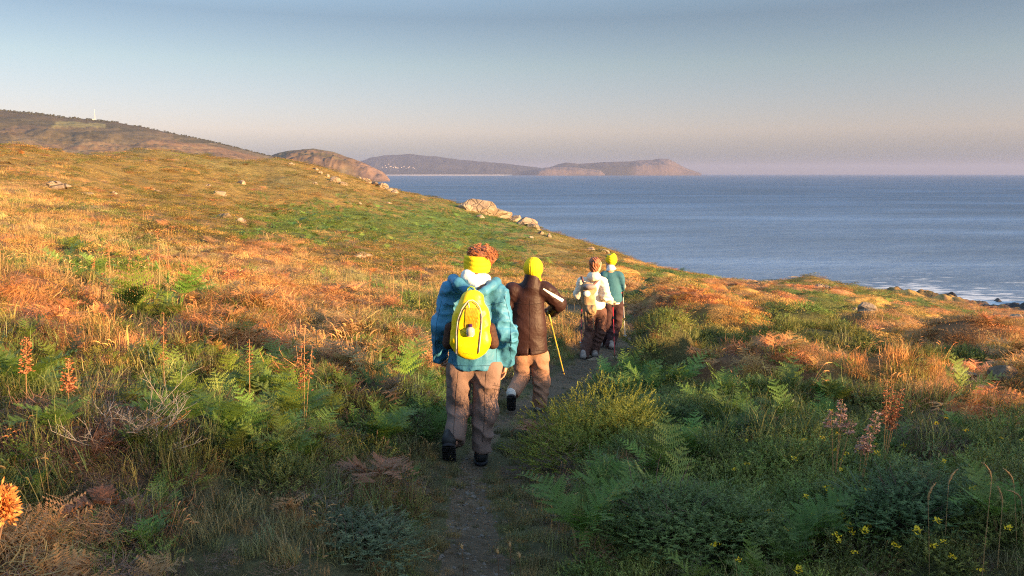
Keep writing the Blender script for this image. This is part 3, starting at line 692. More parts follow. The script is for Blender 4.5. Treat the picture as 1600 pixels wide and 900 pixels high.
# ------------------------------------------------------------------ solid modelling: distance fields turned into meshes
def V3(*a): return np.array(a,float)
def dcap(P,a,b,ra,rb,ky=1.0):
    a=np.array(a,float);b=np.array(b,float); s=np.array([1,ky,1.]); Q=(P-a)*s; d=(b-a)*s
    t=np.clip(Q@d/max(d@d,1e-9),0,1); return np.sqrt(((Q-t[:,None]*d)**2).sum(1))-(ra+(rb-ra)*t)
def dell(P,c,r):
    r=np.array(r,float); q=(P-np.array(c,float))/r; k=np.sqrt((q**2).sum(1)); k2=np.sqrt(((q/r)**2).sum(1))+1e-9; return k*(k-1)/k2
def smin(a,b,k=.03):
    h=np.clip(.5+.5*(b-a)/k,0,1); return b+(a-b)*h-k*h*(1-h)
def smax(a,b,k=.01): return -smin(-a,-b,k)
def wrinkle(P,amp,fr,seed,dirs=None):
    g=np.random.default_rng(seed); w=0
    for i in range(5):
        k=g.normal(0,1,3)*np.array([.5,.5,1.0]) if dirs is None else np.array(dirs)*1.0+g.normal(0,.35,3)
        k=k/np.linalg.norm(k)*fr*g.uniform(.6,1.6); k2=g.normal(0,1,3); k2=k2/np.linalg.norm(k2)*fr*.45
        w=w+np.sin(P@k+g.uniform(0,6)+2.2*np.sin(P@k2+g.uniform(0,6)))
    w=w/3.0
    w2=np.sin(P@(g.normal(0,1,3)*fr*1.5)+2.5*np.sin(P@(g.normal(0,1,3)*fr*.8)))*np.sin(P@(g.normal(0,1,3)*fr*1.1))
    mk=np.clip(.5+.9*np.sin(P@g.normal(0,1,3)*6+g.uniform(0,6))*np.sin(P@g.normal(0,1,3)*9+g.uniform(0,6)),.25,1)
    return amp*((1-np.abs(w))*mk*2.0+.28*(1-np.abs(w2)))          # ridged and uneven, like creased cloth
def solid(name,f,lo,hi,h,mat,parent,base,smooth=True,extra=None):
    lo=np.array(lo,float);hi=np.array(hi,float); n=np.ceil((hi-lo)/h).astype(int)+2
    ax=[lo[i]-h+np.arange(n[i]+1)*h for i in range(3)]
    G=np.stack(np.meshgrid(*ax,indexing='ij'),-1); sh=G.shape[:3]; G=G.reshape(-1,3); D=np.empty(len(G))
    for i in range(0,len(G),400000): D[i:i+400000]=f(G[i:i+400000])
    D=D.reshape(sh); 
    for a in (0,-1): D[a]=np.maximum(D[a],h*.5);D[:,a]=np.maximum(D[:,a],h*.5);D[:,:,a]=np.maximum(D[:,:,a],h*.5)
    V,F=nets(D,[a[0] for a in ax],h)
    if extra is not None:
        V2,F2=extra; F=[F,np.asarray(F2)+len(V)]; V=np.concatenate([V,V2])
    me=npmesh(name,V-np.array(base),F,smooth=smooth); return link(name,me,mat,parent)
def nets(D,org,h):
    S_=D<0; nx,ny,nz=D.shape; acc=np.zeros((nx-1,ny-1,nz-1,3),np.float32); cnt=np.zeros((nx-1,ny-1,nz-1),np.int8)
    def sl(a,o,n): return slice(o,n-1+o)
    for ax in range(3):
        o=[0,0,0]
        others=[i for i in range(3) if i!=ax]
        for da in (0,1):
            for db in (0,1):
                o=[0,0,0]; o[others[0]]=da;o[others[1]]=db
                s0=tuple(slice(o[i],o[i]+D.shape[i]-1) for i in range(3)); o2=list(o);o2[ax]=1; s1=tuple(slice(o2[i],o2[i]+D.shape[i]-1) for i in range(3))
                c=S_[s0]!=S_[s1]; d0=D[s0];d1=D[s1]; den=np.where(c,d0-d1,1); t=np.where(c,d0/den,0)
                for i in range(3): acc[...,i]+=np.where(c,(t if i==ax else o[i]),0)
                cnt+=c
    act=cnt>0; idx=-np.ones(act.shape,np.int64); idx[act]=np.arange(act.sum())
    cells=np.argwhere(act); V=(cells+acc[act]/cnt[act][:,None])*h+np.array(org)
    Fs=[]
    for ax in range(3):
        b,c=[(1,2),(2,0),(0,1)][ax]
        s0=[slice(1,-1)]*3; s0[ax]=slice(0,-1); s1=[slice(1,-1)]*3; s1[ax]=slice(1,None)
        e=S_[tuple(s0)]!=S_[tuple(s1)]; ins=S_[tuple(s0)][e]; q=np.argwhere(e)
        for i in range(3):
            if i!=ax: q[:,i]+=1
        def gi(db,dc):
            r=q.copy(); r[:,b]+=db; r[:,c]+=dc; return idx[r[:,0],r[:,1],r[:,2]]
        quad=np.stack([gi(-1,-1),gi(0,-1),gi(0,0),gi(-1,0)],-1); quad[~ins]=quad[~ins][:, ::-1]; Fs.append(quad)
    return V,np.concatenate(Fs)
def march(f,px,py,Y0,Y1,n=500):
    """where the sight line through a photo pixel meets a solid"""
    d=ray(px,py); ys=np.linspace(Y0,Y1,n); Q=d[None]*(ys/d[1])[:,None]+np.array([0,0,EYE]); D=f(Q); w=np.where(D<0)[0]
    return Vector(Q[w[0]]) if len(w) else None
def surf_tube(name,f,pix,Y0,Y1,r,mat,parent,base,out=.3,n=24):
    """a cord laid on a solid along a line of pixels"""
    pix=np.array(pix,float); L=np.concatenate([[0],np.cumsum(np.hypot(*np.diff(pix,axis=0).T))]); pts=[]
    for s in np.linspace(0,L[-1],n):
        p=march(f,np.interp(s,L,pix[:,0]),np.interp(s,L,pix[:,1]),Y0,Y1)
        if p is not None: pts.append(p-Vector(ray(0,450)*0)-Vector(base)+Vector((0,-r*out,0)))
    m=MB()
    if len(pts)>1: m.tube(pts,r,6)
    return m.build(name,mat,parent,smooth=True)
def hand_sdf(P,wr,aim,nrm,side,curl=1.0,s=1.0):
    """open-to-curled hand: palm, four unequal fingers with knuckles, a thumb from the side of the palm"""
    aim=Vector(aim).normalized(); nrm=Vector(nrm); nrm=(nrm-aim*nrm.dot(aim)).normalized(); ac=aim.cross(nrm)*side
    Mx=np.array([ac[:],aim[:],nrm[:]]); Q=(P-np.array(wr,float))@Mx.T/s
    d=dcap(Q,(0,-.03,0),(0,.02,0),.024,.024); d=smin(d,dell(Q,(0,.05,0),(.041,.052,.017)),.015)
    for k,(x,l) in enumerate(((-.030,.070),(-.010,.079),(.010,.074),(.028,.058))):
        p=V3(x,.088,0); a=.25*curl; 
        for j,fr in enumerate((.45,.32,.25)):
            a+=curl*(.55,.65,.45)[j]; q=p+V3(x*.10,math.cos(a)*l*fr,math.sin(a)*l*fr); d=smin(d,dcap(Q,p,q,.0092-.0011*j,.0086-.0012*j),.004); p=q
    p=V3(-.030,.022,.004); q=V3(-.055,.052,.016); d=smin(d,dcap(Q,p,q,.013,.0105),.010); r=V3(-.055,.080,.030)+V3(.022*curl,0,.01*curl); d=smin(d,dcap(Q,q,r,.0100,.0080),.004)
    return d*s
SKIN=simple('skin',(.50,.27,.19),.55,.08,20,120,.0006); 
SKIN.node_tree.nodes['Principled BSDF'].inputs['Subsurface Weight'].default_value=.08; SKIN.node_tree.nodes['Principled BSDF'].inputs['Subsurface Radius'].default_value=(.01,.004,.002)
def person(label,Y,feet,group='hikers walking in line down the path'):
    b=at(feet[0],feet[1],Y); z=gz(b[0],b[1]); b=np.array([b[0],b[1],z]); OCC.append((b[0],b[1],.30)); return b
def head_sdf(P,c,face,r=.098):
    """skull, jaw, brow, nose, lips, ears; face: horizontal unit vector the person looks along"""
    f=Vector(face).normalized(); sd=Vector((f.y,-f.x,0)); Mx=np.array([sd[:],f[:],[0,0,1]]); Q=(P-np.array(c,float))@Mx.T*(.098/r)
    d=dell(Q,(0,-.012,.025),(.077,.097,.094)); d=smin(d,dell(Q,(0,.026,-.045),(.058,.066,.072)),.03)
    d=smin(d,dcap(Q,(0,.088,.012),(0,.108,-.026),.009,.014),.012); d=smin(d,dcap(Q,(-.022,.083,-.060),(.022,.083,-.060),.009,.009),.010)
    d=smin(d,dcap(Q,(-.035,.078,.036),(.035,.078,.036),.011,.011),.012)
    for s in (-1,1):
        d=smin(d,dell(Q,(s*.078,-.002,-.008),(.009,.019,.032)),.006); d=smax(d,-dell(Q,(s*.031,.093,.012),(.015,.012,.009)),.008)
        d=np.minimum(d,dell(Q,(s*.031,.080,.012),(.012,.012,.012)))
    return d*(r/.098)
def build_body(parent,base,J,h,r=.098,hands=(),face=(0,1,0)):
    def f(P):
        d=head_sdf(P,J['head'],face,r)
        d=smin(d,dcap(P,np.array(J['head'])+[0,-.02,-.05],J['neck'],.052,.060),.03)
        d=smin(d,dcap(P,J['neck'],J['chest'],.06,.10,1.35),.04); d=smin(d,dcap(P,J['chest'],J['pelvis'],.105,.11,1.4),.04)
        for s in 'LR':
            d=smin(d,dcap(P,J['sh'+s],J['el'+s],.048,.038),.03); d=smin(d,dcap(P,J['el'+s],J['wr'+s],.036,.025),.012)
            d=smin(d,dcap(P,J['hip'+s],J['kn'+s],.085,.052),.04); d=smin(d,dcap(P,J['kn'+s],J['an'+s],.052,.034),.02)
            d=smin(d,dcap(P,J['an'+s],np.array(J['toe'+s]),.032,.022),.02)
        for (wr,aim,nrm,side,curl,sc) in hands: d=smin(d,hand_sdf(P,wr,aim,nrm,side,curl,sc),.01)
        return d
    pts=np.array([J[k] for k in J]+[np.array(hh[0])+np.array(Vector(hh[1]).normalized())*.12 for hh in hands]); lo=pts.min(0)-.17; hi=pts.max(0)+.17
    G=None
    o=solid('body',f,lo,hi,h,SKIN,None,base); 
    return o
def shoe(parent,base,heel,toe,w,mat,solem,h=.007,ankle=None):
    heel=np.array(heel);toe=np.array(toe); d=toe-heel; L=np.linalg.norm(d); d/=L; up=V3(0,0,1)-d*d[2]; up/=np.linalg.norm(up); ac=np.cross(d,up)
    def loc(P): Q=P-heel; return np.stack([Q@ac,Q@d,Q@up],-1)
    def upf(P):
        Q=loc(P); a=dcap(Q,(0,.03,.035),(0,L-.055,.012),.050*w,.043*w); a=smin(a,dcap(Q,(0,.035,.03),(0,.045,.10),.046,.044),.025); a=smax(a,-Q[:,2]-.012,.006)
        return a+.0015*np.sin(Q[:,1]*140)*(Q[:,2]>.04)
    def slf(P):
        Q=loc(P); a=dcap(Q*np.array([1,1,0]),(0,.035,0),(0,L-.055,0),.052*w,.049*w); t=.008*(np.sin(Q[:,1]*190)>0)*(Q[:,2]<-.024)
        return np.maximum(np.maximum(a,Q[:,2]+.008),-Q[:,2]-.034+t)
    lo=np.minimum(heel,toe)-.13; hi=np.maximum(heel,toe)+.16
    s=solid('shoe',upf,lo,hi,h,mat,parent,base); solid('sole',slf,lo,hi,h,solem,s,base); 
    return s
def pole(label,top,tip,shaftm,gripm,tipm,strapm=None,r=.009,cat='trekking pole',low=None,group='trekking poles'):
    top=Vector(top);tip=Vector(tip); e=empty('trekking_pole',tip); d=top-tip; L=d.length; u=d/L; O=Vector((0,0,0))
    a=MB(); a.tube([u*.05,u*(L-.13)],[r*.75,r],8); 
    a.build('shaft',shaftm,e,True); a=MB(); a.tube([u*(L-.15),u*(L-.12),u*(L-.06),u*(L-.01),u*L],[r*1.3,r*1.7,r*1.5,r*1.9,r*.6],8); a.build('grip',gripm,e,True)
    a=MB(); a.tube([O,u*.055],[.003,r*.8],6); a.build('tip',tipm,e,True)
    a=MB(); a.tube([u*.075,u*.085],[r*3.4,r*3.0],10); a.build('basket',tipm,e,True)
    for k in (.38,.66): a=MB(); a.tube([u*L*k,u*(L*k+.05)],[r*1.25,r*1.25],8); a.build('clamp',gripm,e,True)
    if strapm:
        s=Vector((1,0,0)); a=MB(); q=u*(L-.02); a.ribbon([q,q+s*.035-u*.05,q+s*.03-u*.13,q+s*.004-u*.15,q-s*.01-u*.07,q],.014,Vector((0,1,0)),tip=False); a.build('strap',strapm,e)
    tag(e,label,cat,group); return e
blackm=simple('black_rubber',(.018,.018,.02),.6); darkm=simple('dark_fabric',(.022,.022,.028),.8,.2,30,200,.0006)
cloth=lambda n,c,**k: simple(n,c,k.pop('rough',.75),k.pop('var',.12),k.pop('scale',5),k.pop('bscale',26),k.pop('bdist',.006),.25,**k)
# =============================================================== hiker 1: blue jacket, yellow rucksack
Y=6.2; J=lambda px,py,dy=0.0: np.array(at(px,py,Y+dy))
base=person('',Y,(735,722)); gh=base[2]
J1=dict(head=J(746,412,.04),neck=J(744,438,.03),chest=J(742,475,.04),pelvis=J(741,560,.03),shL=J(705,458,.03),elL=J(689,512,-.02),wrL=J(688,556,.12),
 shR=J(777,458,.03),elR=J(790,520,-.02),wrR=J(790,566,.10),hipL=J(720,572,.03),hipR=J(760,572,.03),knL=J(716,640,.08),knR=J(757,640,.06),anL=J(710,688,-.12),anR=J(752,702,.02),toeL=J(706,712,.02),toeR=J(750,712,.16))
hr=(J1['wrR'],(-.12,.25,-1),(-.9,-.2,-.1),1,.55,.98); hl=(J1['wrL'],(.1,.6,-.8),(1,.0,.2),-1,1.5,.96)
p1=build_body(None,base,J1,.0075,.098,(hr,hl)); p1.name='person'; p1.location=base
tag(p1,'nearest hiker in a bright blue hooded jacket wearing a yellow rucksack','person','hikers walking down the path')
def up1(P):
    t=dcap(P,J(742,462,.03),J(741,505,.03),.150,.165,1.5); t=smin(t,dcap(P,J(741,505,.03),J(741,572,.03),.165,.205,1.55),.05)
    t=smin(t,dcap(P,J(712,456,.03),J(770,456,.03),.072,.072,1.05),.05)
    for s,w in (('L',0),('R',1)):
        a=dcap(P,J1['sh'+s],J1['el'+s],.072,.061); a=smin(a,dcap(P,J1['el'+s],J1['wr'+s],.061,.050),.03); a=a-wrinkle(P,.013,36,5+w,(.35,.1,1)); t=smin(t,a,.035)
    t=t-wrinkle(P,.011,24,3)
    t=smax(t,J(741,575)[2]+.008*np.sin(P[:,0]*40)-P[:,2],.012)
    for s in 'LR':
        w_=J1['wr'+s]; e_=J1['el'+s]; ax=(w_-e_)/np.linalg.norm(w_-e_); near=np.linalg.norm(P-w_,axis=1)<.16
        t=np.where(near,smax(t,((P-w_)@ax)-.018,.006),t)
    return t
blue=cloth('blue_softshell',(.048,.20,.345),rough=.55,var=.14); lining=cloth('white_lining',(.72,.72,.70))
jk=solid('jacket',up1,J(668,480,-.3),J(810,590,.35)+[0,0,.0],.0085,blue,p1,base) if False else solid('jacket',up1,[J(668,0)[0],Y-.30,J(740,585)[2]],[J(808,0)[0],Y+.36,J(740,428)[2]],.0085,blue,p1,base)
for s in 'LR':      # elastic cuffs
    w_=J1['wr'+s]; e_=J1['el'+s]; ax=Vector((w_-e_)/np.linalg.norm(w_-e_)); a=MB(); c=Vector(w_-base); pts=[c+ax*(-.012),c+ax*.0,c+ax*.012,c+ax*.024]; a.tube(pts,[.054,.056,.055,.046],20); a.build('cuff',blue,jk,True)
seamm=simple('dark_blue_seam',(.02,.09,.16),.6)
for nm,pl in (('yoke_seam',[(695,474),(708,478),(712,480)]),('yoke_seam',[(762,478),(770,476),(786,472)]),('side_seam',[(707,560),(706,572)]),('side_seam',[(774,505),(776,540),(775,571)]),('hem_seam',[(698,570),(715,571),(740,572),(765,571),(780,570)]),('sleeve_seam',[(788,462),(797,500),(799,535),(797,558)]),('sleeve_seam',[(690,470),(682,505),(680,540),(684,555)])):
    surf_tube(nm,up1,pl,Y-.5,Y+.4,.0026,seamm,jk,base,.1)
def hood(P):
    q=[J(704,441,.14),J(709,437,.02),J(716,443,-.10),J(733,455,-.17),J(745,459,-.18)]; q2=[J(779,447,.14),J(775,441,.02),J(769,446,-.10),J(757,455,-.17),J(745,459,-.18)]
    d=np.full(len(P),9.)
    for L,rs in ((q,(.030,.036,.038,.032,.024)),(q2,(.028,.032,.033,.028,.022))):
        for i in range(4): d=smin(d,dcap(P,L[i],L[i+1],rs[i],rs[i+1]),.03)
    d=smin(d,dcap(P,J(720,450,-.06),J(740,466,-.15),.045,.02),.03)
    return d-wrinkle(P,.006,36,9)
solid('hood',hood,[J(690,0)[0],Y-.32,J(740,480)[2]],[J(795,0)[0],Y+.25,J(740,418)[2]],.007,blue,jk,base)
def collar(P):
    d=dcap(P,J(742,434,.0),J(743,446,-.02),.086,.095,1.0); d=smin(d,dcap(P,J(730,432,-.06),J(745,449,-.115),.045,.022),.03); d=smin(d,dcap(P,J(758,435,-.05),J(746,449,-.115),.04,.022),.03); return smax(d-wrinkle(P,.007,40,12),P[:,2]-J(744,421)[2]-.03*np.sin(P[:,0]*12),.02)
solid('hood_lining',collar,[J(715,0)[0],Y-.3,J(740,470)[2]],[J(775,0)[0],Y+.2,J(740,415)[2]],.007,lining,jk,base)
def trous(J_,pel,top,leg,seed,hemL=None):
    def f(P):
        d=dcap(P,pel[0],pel[1],pel[2],pel[2],1.25)
        for s in 'LR':
            h_,k_,a_,r1,r2,r3=leg[s]; a=dcap(P,h_,k_,r1,r2); a=smin(a,dcap(P,k_,a_,r2,r3),.03); ax=(a_-k_)/np.linalg.norm(a_-k_); a=smax(a,(P-a_)@ax-.03,.006); 
            a=a-wrinkle(P,.0115,22,seed+ord(s),(.5,.1,1)); d=smin(d,a,.025)
        return np.maximum(d,P[:,2]-top)
    return f
tr1=trous(J,(J(722,574,.03),J(760,574,.03),.115),J(740,562)[2],{'L':(J(717,578,.03),J(715,638,.07),J(711,684,-.10),.096,.082,.070),'R':(J(761,578,.03),J(757,640,.06),J(752,698,.03),.106,.090,.076)},30)
trm=cloth('grey_brown_trousers',(.20,.135,.115),rough=.85)
trs=solid('trousers',tr1,[J(685,0)[0],Y-.4,gh-.02],[J(798,0)[0],Y+.4,J(740,555)[2]],.0085,trm,p1,base)
tseam=simple('trouser_seam',(.09,.06,.05),.8)
for nm,pl in (('leg_seam',[(716,580),(713,610),(711,645),(708,680)]),('leg_seam',[(760,580),(757,615),(757,650),(754,690)]),('pocket_flap',[(770,602),(778,603),(784,605)]),('pocket_flap',[(769,607),(777,609),(783,610)]),('pocket_flap',[(698,604),(706,606)])):
    surf_tube(nm,tr1,pl,Y-.5,Y+.4,.003,tseam,trs,base,.1)
shoe(p1,base,J(701,692,-.22),J(703,722,.0),1.05,blackm,darkm); shoe(p1,base,np.array([J(748,0)[0],Y-.03,gh+.035]),np.array([J(744,0)[0],Y+.25,gh+.02]),1.05,blackm,darkm)
yel=simple('yellow_knit',(.84,.60,.010),.8,.06,8,90,.002)
def fband(c,r,z0,z1,seed,tilt=0):
    def f(P):
        Q=P-c; d=dell(P,c+np.array([0,-.01,0]),(r,r*1.16,r*1.55)); z=Q[:,2]+tilt*Q[:,0]
        d=d-.004*(np.abs(np.sin(Q[:,2]*95+2.0*np.sin(Q[:,0]*14+seed)))); return smax(smax(d,z-z1,.012),z0-z,.012)
    return f
hb=J(745.5,411,.04); solid('headband',fband(hb,.104,-.066,.062,1,.04),hb-.2,hb+.2,.0055,yel,p1,base)
hairm=simple('auburn_hair',(.20,.075,.035),.6,.3,30,150,.003,.4)
hc=J(751,396,.04)
def hair1(P):
    d=dell(P,hc+[0,0,-.002],(.096,.112,.062)); d=smin(d,dell(P,hc+[.07,.01,-.03],(.042,.07,.062)),.03); d=np.minimum(d,dell(P,J(741,430,-.045),(.062,.04,.03)))
    return d-.012*np.sin(P[:,0]*75+3*np.sin(P[:,2]*50))*np.sin(P[:,2]*80+2*np.sin(P[:,1]*60))*np.sin(P[:,1]*70+1)
m=MB()
for i in range(330):      # loose curls
    u=R.uniform(0,2*PI); z=R.uniform(-.25,1); rr=math.sqrt(max(0,1-z*z)); nrm=Vector((rr*math.cos(u),rr*math.sin(u),z))
    c=Vector(hc-base)+Vector((nrm.x*.094+(.03 if nrm.x>0 else 0),nrm.y*.108,nrm.z*.062-(.02 if nrm.x>.3 else 0))); a_=nrm.cross(Vector((R.random(),R.random(),R.random()))).normalized(); b_=nrm.cross(a_); rad=R.uniform(.005,.012); pts=[]
    for k in range(7): th=k*1.1; pts.append(c+nrm*(k*.0035)+a_*math.cos(th)*rad+b_*math.sin(th)*rad)
    m.ribbon(pts,.0045,nrm.cross(a_),R.random(),tip=False)
hp=solid('hair',hair1,hc-.2,hc+.2,.006,hairm,p1,base); m.build('curls',leafmat('auburn_curls',(.30,.11,.045),.1,contrast=.5,deadf=0),hp)
# rucksack
bk0=empty('rucksack',base+np.array([0,0,J(735,560)[2]-base[2]])); bb=np.array(bk0.location)
DY=-.24
def bag1(P):
    d=dcap(P,J(738,469,DY),J(736,500,DY-.01),.082,.128,1.55); d=smin(d,dcap(P,J(736,500,DY-.01),J(735,530,DY-.02),.128,.152,1.45),.05)
    d=smax(d,J(735,559)[2]-P[:,2]+.0*P[:,0],.05); d=smax(d,(J(736,500,DY-.085)[1]-P[:,1]),.05); return d-wrinkle(P,.007,22,77)
yb=simple('yellow_nylon',(.86,.60,.006),.42,.05,6,30,.003,.4)
solid('bag_body',bag1,[J(690,0)[0],Y-.55,J(735,565)[2]],[J(785,0)[0],Y+.02,J(735,446)[2]],.0065,yb,bk0,bb)
YY=(Y-.7,Y+.2); pipem=simple('grey_piping',(.42,.40,.42),.5); pipek=simple('black_piping',(.03,.03,.035),.5)
arch=[(713,552),(713,520),(715,500),(722,482),(730,471),(736,467),(744,472),(752,484),(753,500),(751,525),(748,551)]
surf_tube('piping',bag1,arch,*YY,.0045,pipem,bk0,bb); surf_tube('zip',bag1,[(x+ (2 if x<735 else -2),y+2) for x,y in arch],*YY,.004,pipek,bk0,bb)
surf_tube('pocket_edge',bag1,[(714,511),(722,517),(732,522),(740,521),(748,513),(751,508)],*YY,.003,simple('yellow_edge',(.55,.38,.01),.5),bk0,bb)
# mesh bottle pocket: a darker yellow net panel lying on the bag
m=MB(); 
def patch(mb,f,poly,Y0,Y1,off,nx=10,ny=10):
    poly=np.array(poly,float); ys=np.linspace(poly[:,1].min()+.2,poly[:,1].max()-.2,ny); rows=[]
    for y in ys:
        xs=[]
        for i in range(len(poly)):
            a,b=poly[i],poly[(i+1)%len(poly)]
            if (a[1]-y)*(b[1]-y)<0: xs.append(a[0]+(b[0]-a[0])*(y-a[1])/(b[1]-a[1]))
        if len(xs)<2: continue
        rows.append([march(f,x,y,Y0,Y1) for x in np.linspace(min(xs),max(xs),nx)])
    for r0,r1 in zip(rows,rows[1:]):
        for a,b,c,d in zip(r0,r0[1:],r1[1:],r1):
            if None in (a,b,c,d): continue
            o=Vector((0,-off,0))-Vector(bb); mb.quad(a+o,b+o,c+o,d+o)
patch(m,bag1,[(728,480),(746,480),(749,507),(740,519),(732,520),(726,513)],*YY,.007); m.build('net_panel',simple('net_yellow',(.42,.24,.008),.6,.2,40,120,.002),bk0)
for k,(x0,x1) in enumerate(((731,741),(730,742),(731,741))):
    surf_tube('print_line',bag1,[(x0,495+k*2.6),(x1,495+k*2.6)],*YY,.0022,simple('orange_print',(.45,.12,.01),.6),bk0,bb,n=5)
for x in np.arange(724,741,2.4): surf_tube('print_mark',bag1,[(x,552.2),(x+1.2,553.6 if int(x)%2 else 551.4)],*YY,.002,simple('dark_print',(.22,.12,.01),.6),bk0,bb,n=3)
surf_tube('zip_pull',bag1,[(732,473),(733,481),(732,488)],*YY,.005,simple('pale_cord',(.6,.55,.4),.6),bk0,bb,n=6)
for s,pl in ((-1,[(705,508),(709,512),(705,525),(703,538),(699,545),(697,530)]),(1,[(760,512),(765,510),(768,520),(770,540),(764,545),(758,525)])):
    def sp(P,s=s): 
        c0=J(703 if s<0 else 766,512,DY+.07);c1=J(701 if s<0 else 770,536,DY+.07); return dcap(P,c0,c1,.040,.048,.8)
    cc=J(702 if s<0 else 768,525,DY+.07); solid('side_pocket',sp,cc-.16,cc+.16,.009,simple('dark_net',(.05,.022,.015),.8,.3,60,200,.001),bk0,bb)
m=MB(); hp_=[Vector(J(x,y,DY+.03)-bb) for x,y in ((729,457),(731,450),(736,447),(741,450),(743,457))]; m.tube(hp_,.006,6); m.build('haul_loop',simple('green_webbing',(.25,.36,.05),.7),bk0,True)
for s in (-1,1):
    m=MB(); pts=[Vector(J(738+s*7,456,DY+.04)-bb),Vector(J(738+s*17,447,DY+.10)-bb),Vector(J(741+s*25,447,-.02)-bb),Vector(J(741+s*27,455,.13)-bb),Vector(J(741+s*28,500,.16)-bb),Vector(J(738+s*32,540,.02)-bb),Vector(J(735+s*24,550,DY+.06)-bb)]
    m.ribbon([p+Vector((0,0,.012)) for p in pts],.045,Vector((0,1,0)) if 0 else Vector((1,.0,.3)).normalized(),tip=False); m.build('shoulder_strap',darkm,bk0)
tag(bk0,'bright yellow rucksack with grey piping worn by the nearest hiker','rucksack')
# drink bottle in the net
bo=march(bag1,735,512,*YY); be=empty('water_bottle',bo-Vector((0,0,.06))); m=MB(); m.tube([(0,-.004,-.0),(0,-.006,.012),(0,-.006,.05),(0,-.004,.068)],[.026,.034,.032,.014],14)
bm,t,b,_o=newmat('clear_plastic'); b.inputs['Base Color'].default_value=(.75,.72,.62,1); b.inputs['Roughness'].default_value=.15; b.inputs['Transmission Weight'].default_value=.5; m.build('bottle',bm,be,True)
m=MB(); m.tube([(0,-.004,.068),(0,-.004,.088)],[.016,.015],12); m.build('cap',simple('purple_cap',(.06,.01,.09),.35),be,True); tag(be,'small clear bottle with a purple cap in the rucksack net','bottle')
# hanging cord loop by the left hand: wrist strap of a pole held in front
gold=simple('yellow_pole_paint',(.62,.42,.03),.3,.1,5,40,0,.5); goldd=simple('olive_pole_paint',(.30,.28,.05),.35,.1,5,40,0,.5); stem=simple('steel_tip',(.3,.3,.3),.35,metal=.8)
m=MB(); q_=[Vector(J(x,y,.05)-base) for x,y in ((700,520),(697,535),(696,548),(699,558))]; m.tube(q_,.005,6); m.build('toggle_cord',simple('pale_cord_end',(.55,.5,.42),.6),jk,True)
# =============================================================== hiker 2: brown coat, yellow hat
Y=9.0; base=person('',Y,(822,640)); gh=base[2]
J2=dict(head=J(833,422,.02),neck=J(830,440,0),chest=J(826,470,.02),pelvis=J(826,545,.02),shL=J(800,453,.0),elL=J(792,492,.04),wrL=J(798,522,.20),
 shR=J(851,452,0),elR=J(873,475,.12),wrR=J(862,487,.33),hipL=J(813,556,.02),hipR=J(842,556,.02),knL=J(815,590,.06),knR=J(846,596,.05),anL=J(801,616,-.16),anR=np.array([J(846,0)[0],Y+.1,gh+.10]),toeL=J(798,632,.0),toeR=np.array([J(846,0)[0],Y+.22,gh+.04]))
p2=build_body(None,base,J2,.0085,.100,((J2['wrR'],(-.35,.6,.15),(-.6,-.3,-.7),1,1.5,.95),(J2['wrL'],(.2,.8,-.3),(.8,0,-.5),-1,1.5,.95)),(.45,.9,0)); p2.name='person'; p2.location=base
tag(p2,'hiker in a long dark brown coat and yellow beanie hat','person','hikers walking down the path')
def coat(P):
    t=dcap(P,J(825,468,0),J(825,512,0),.175,.198,1.5); t=smin(t,dcap(P,J(825,512,0),J(825,550,0),.198,.222,1.5),.05); t=smin(t,dcap(P,J(803,455,0),J(850,453,0),.076,.076,1.1),.06)
    t=smin(t,dcap(P,J(832,434,-.01),J(830,448,-.01),.088,.11,1.0),.04)
    for s in 'LR':
        a=dcap(P,J2['sh'+s],J2['el'+s],.086,.074); a=smin(a,dcap(P,J2['el'+s],J2['wr'+s],.074,.056),.03); a=a-wrinkle(P,.008,36,15,(.4,.1,1)); t=smin(t,a,.035)
    t=t-wrinkle(P,.006,18,13)
    # vent and hem
    t=smax(t,J(826,552)[2]+.02*np.abs(P[:,0]-J(826,0)[0])/.2-P[:,2],.014); sl_=np.maximum(np.abs(P[:,0]-J(828,0)[0])-.010*np.clip((J(828,532)[2]-P[:,2])*8,0,1)-.0,P[:,1]-Y); t=smax(t,-np.maximum(sl_,P[:,2]-J(828,536)[2]),.01)
    return t
brown=cloth('dark_brown_shell',(.028,.011,.010),rough=.55); c2=solid('coat',coat,[J(775,0)[0],Y-.35,J(826,560)[2]],[J(892,0)[0],Y+.5,J(826,424)[2]],.010,brown,p2,base)
m=MB()   # white flash down the sleeve
def patch2(mb,f,poly,Y0,Y1,off,base_,nx=14,ny=6):
    """strip: poly is a list of (px,py,halfwidth_px) down its middle"""
    rows=[]
    poly=np.array(poly,float); tt=np.linspace(0,len(poly)-1,nx)
    for t_ in tt:
        i=min(int(t_),len(poly)-2); f_=t_-i; q=poly[i]*(1-f_)+poly[i+1]*f_; d=poly[i+1]-poly[i]; nrm=np.array([-d[1],d[0]])/max(1e-6,np.hypot(d[0],d[1]))
        rows.append([march(f,q[0]+nrm[0]*s*q[2],q[1]+nrm[1]*s*q[2],Y0,Y1) for s in np.linspace(-1,1,ny)])
    for r0,r1 in zip(rows,rows[1:]):
        for a,b,c,d in zip(r0,r0[1:],r1[1:],r1):
            if None in (a,b,c,d): continue
            o=Vector((0,-off,0))-Vector(base_); mb.quad(a+o,b+o,c+o,d+o)
patch2(m,coat,[(849,451,1.0),(858,457,1.8),(868,463,2.2),(880,470,2.4)],Y-.5,Y+.4,.004,base); m.build('sleeve_stripe',simple('white_trim',(.75,.73,.70),.6),c2)
tr2=trous(J,(J(814,556,.02),J(842,556,.02),.115),J(826,546)[2],{'L':(J(814,558,.02),J(816,588,.06),J(802,612,-.14),.100,.085,.074),'R':(J(844,558,.02),J(846,596,.06),np.array([J(846,0)[0],Y+.08,gh+.09]),.098,.085,.078)},50)
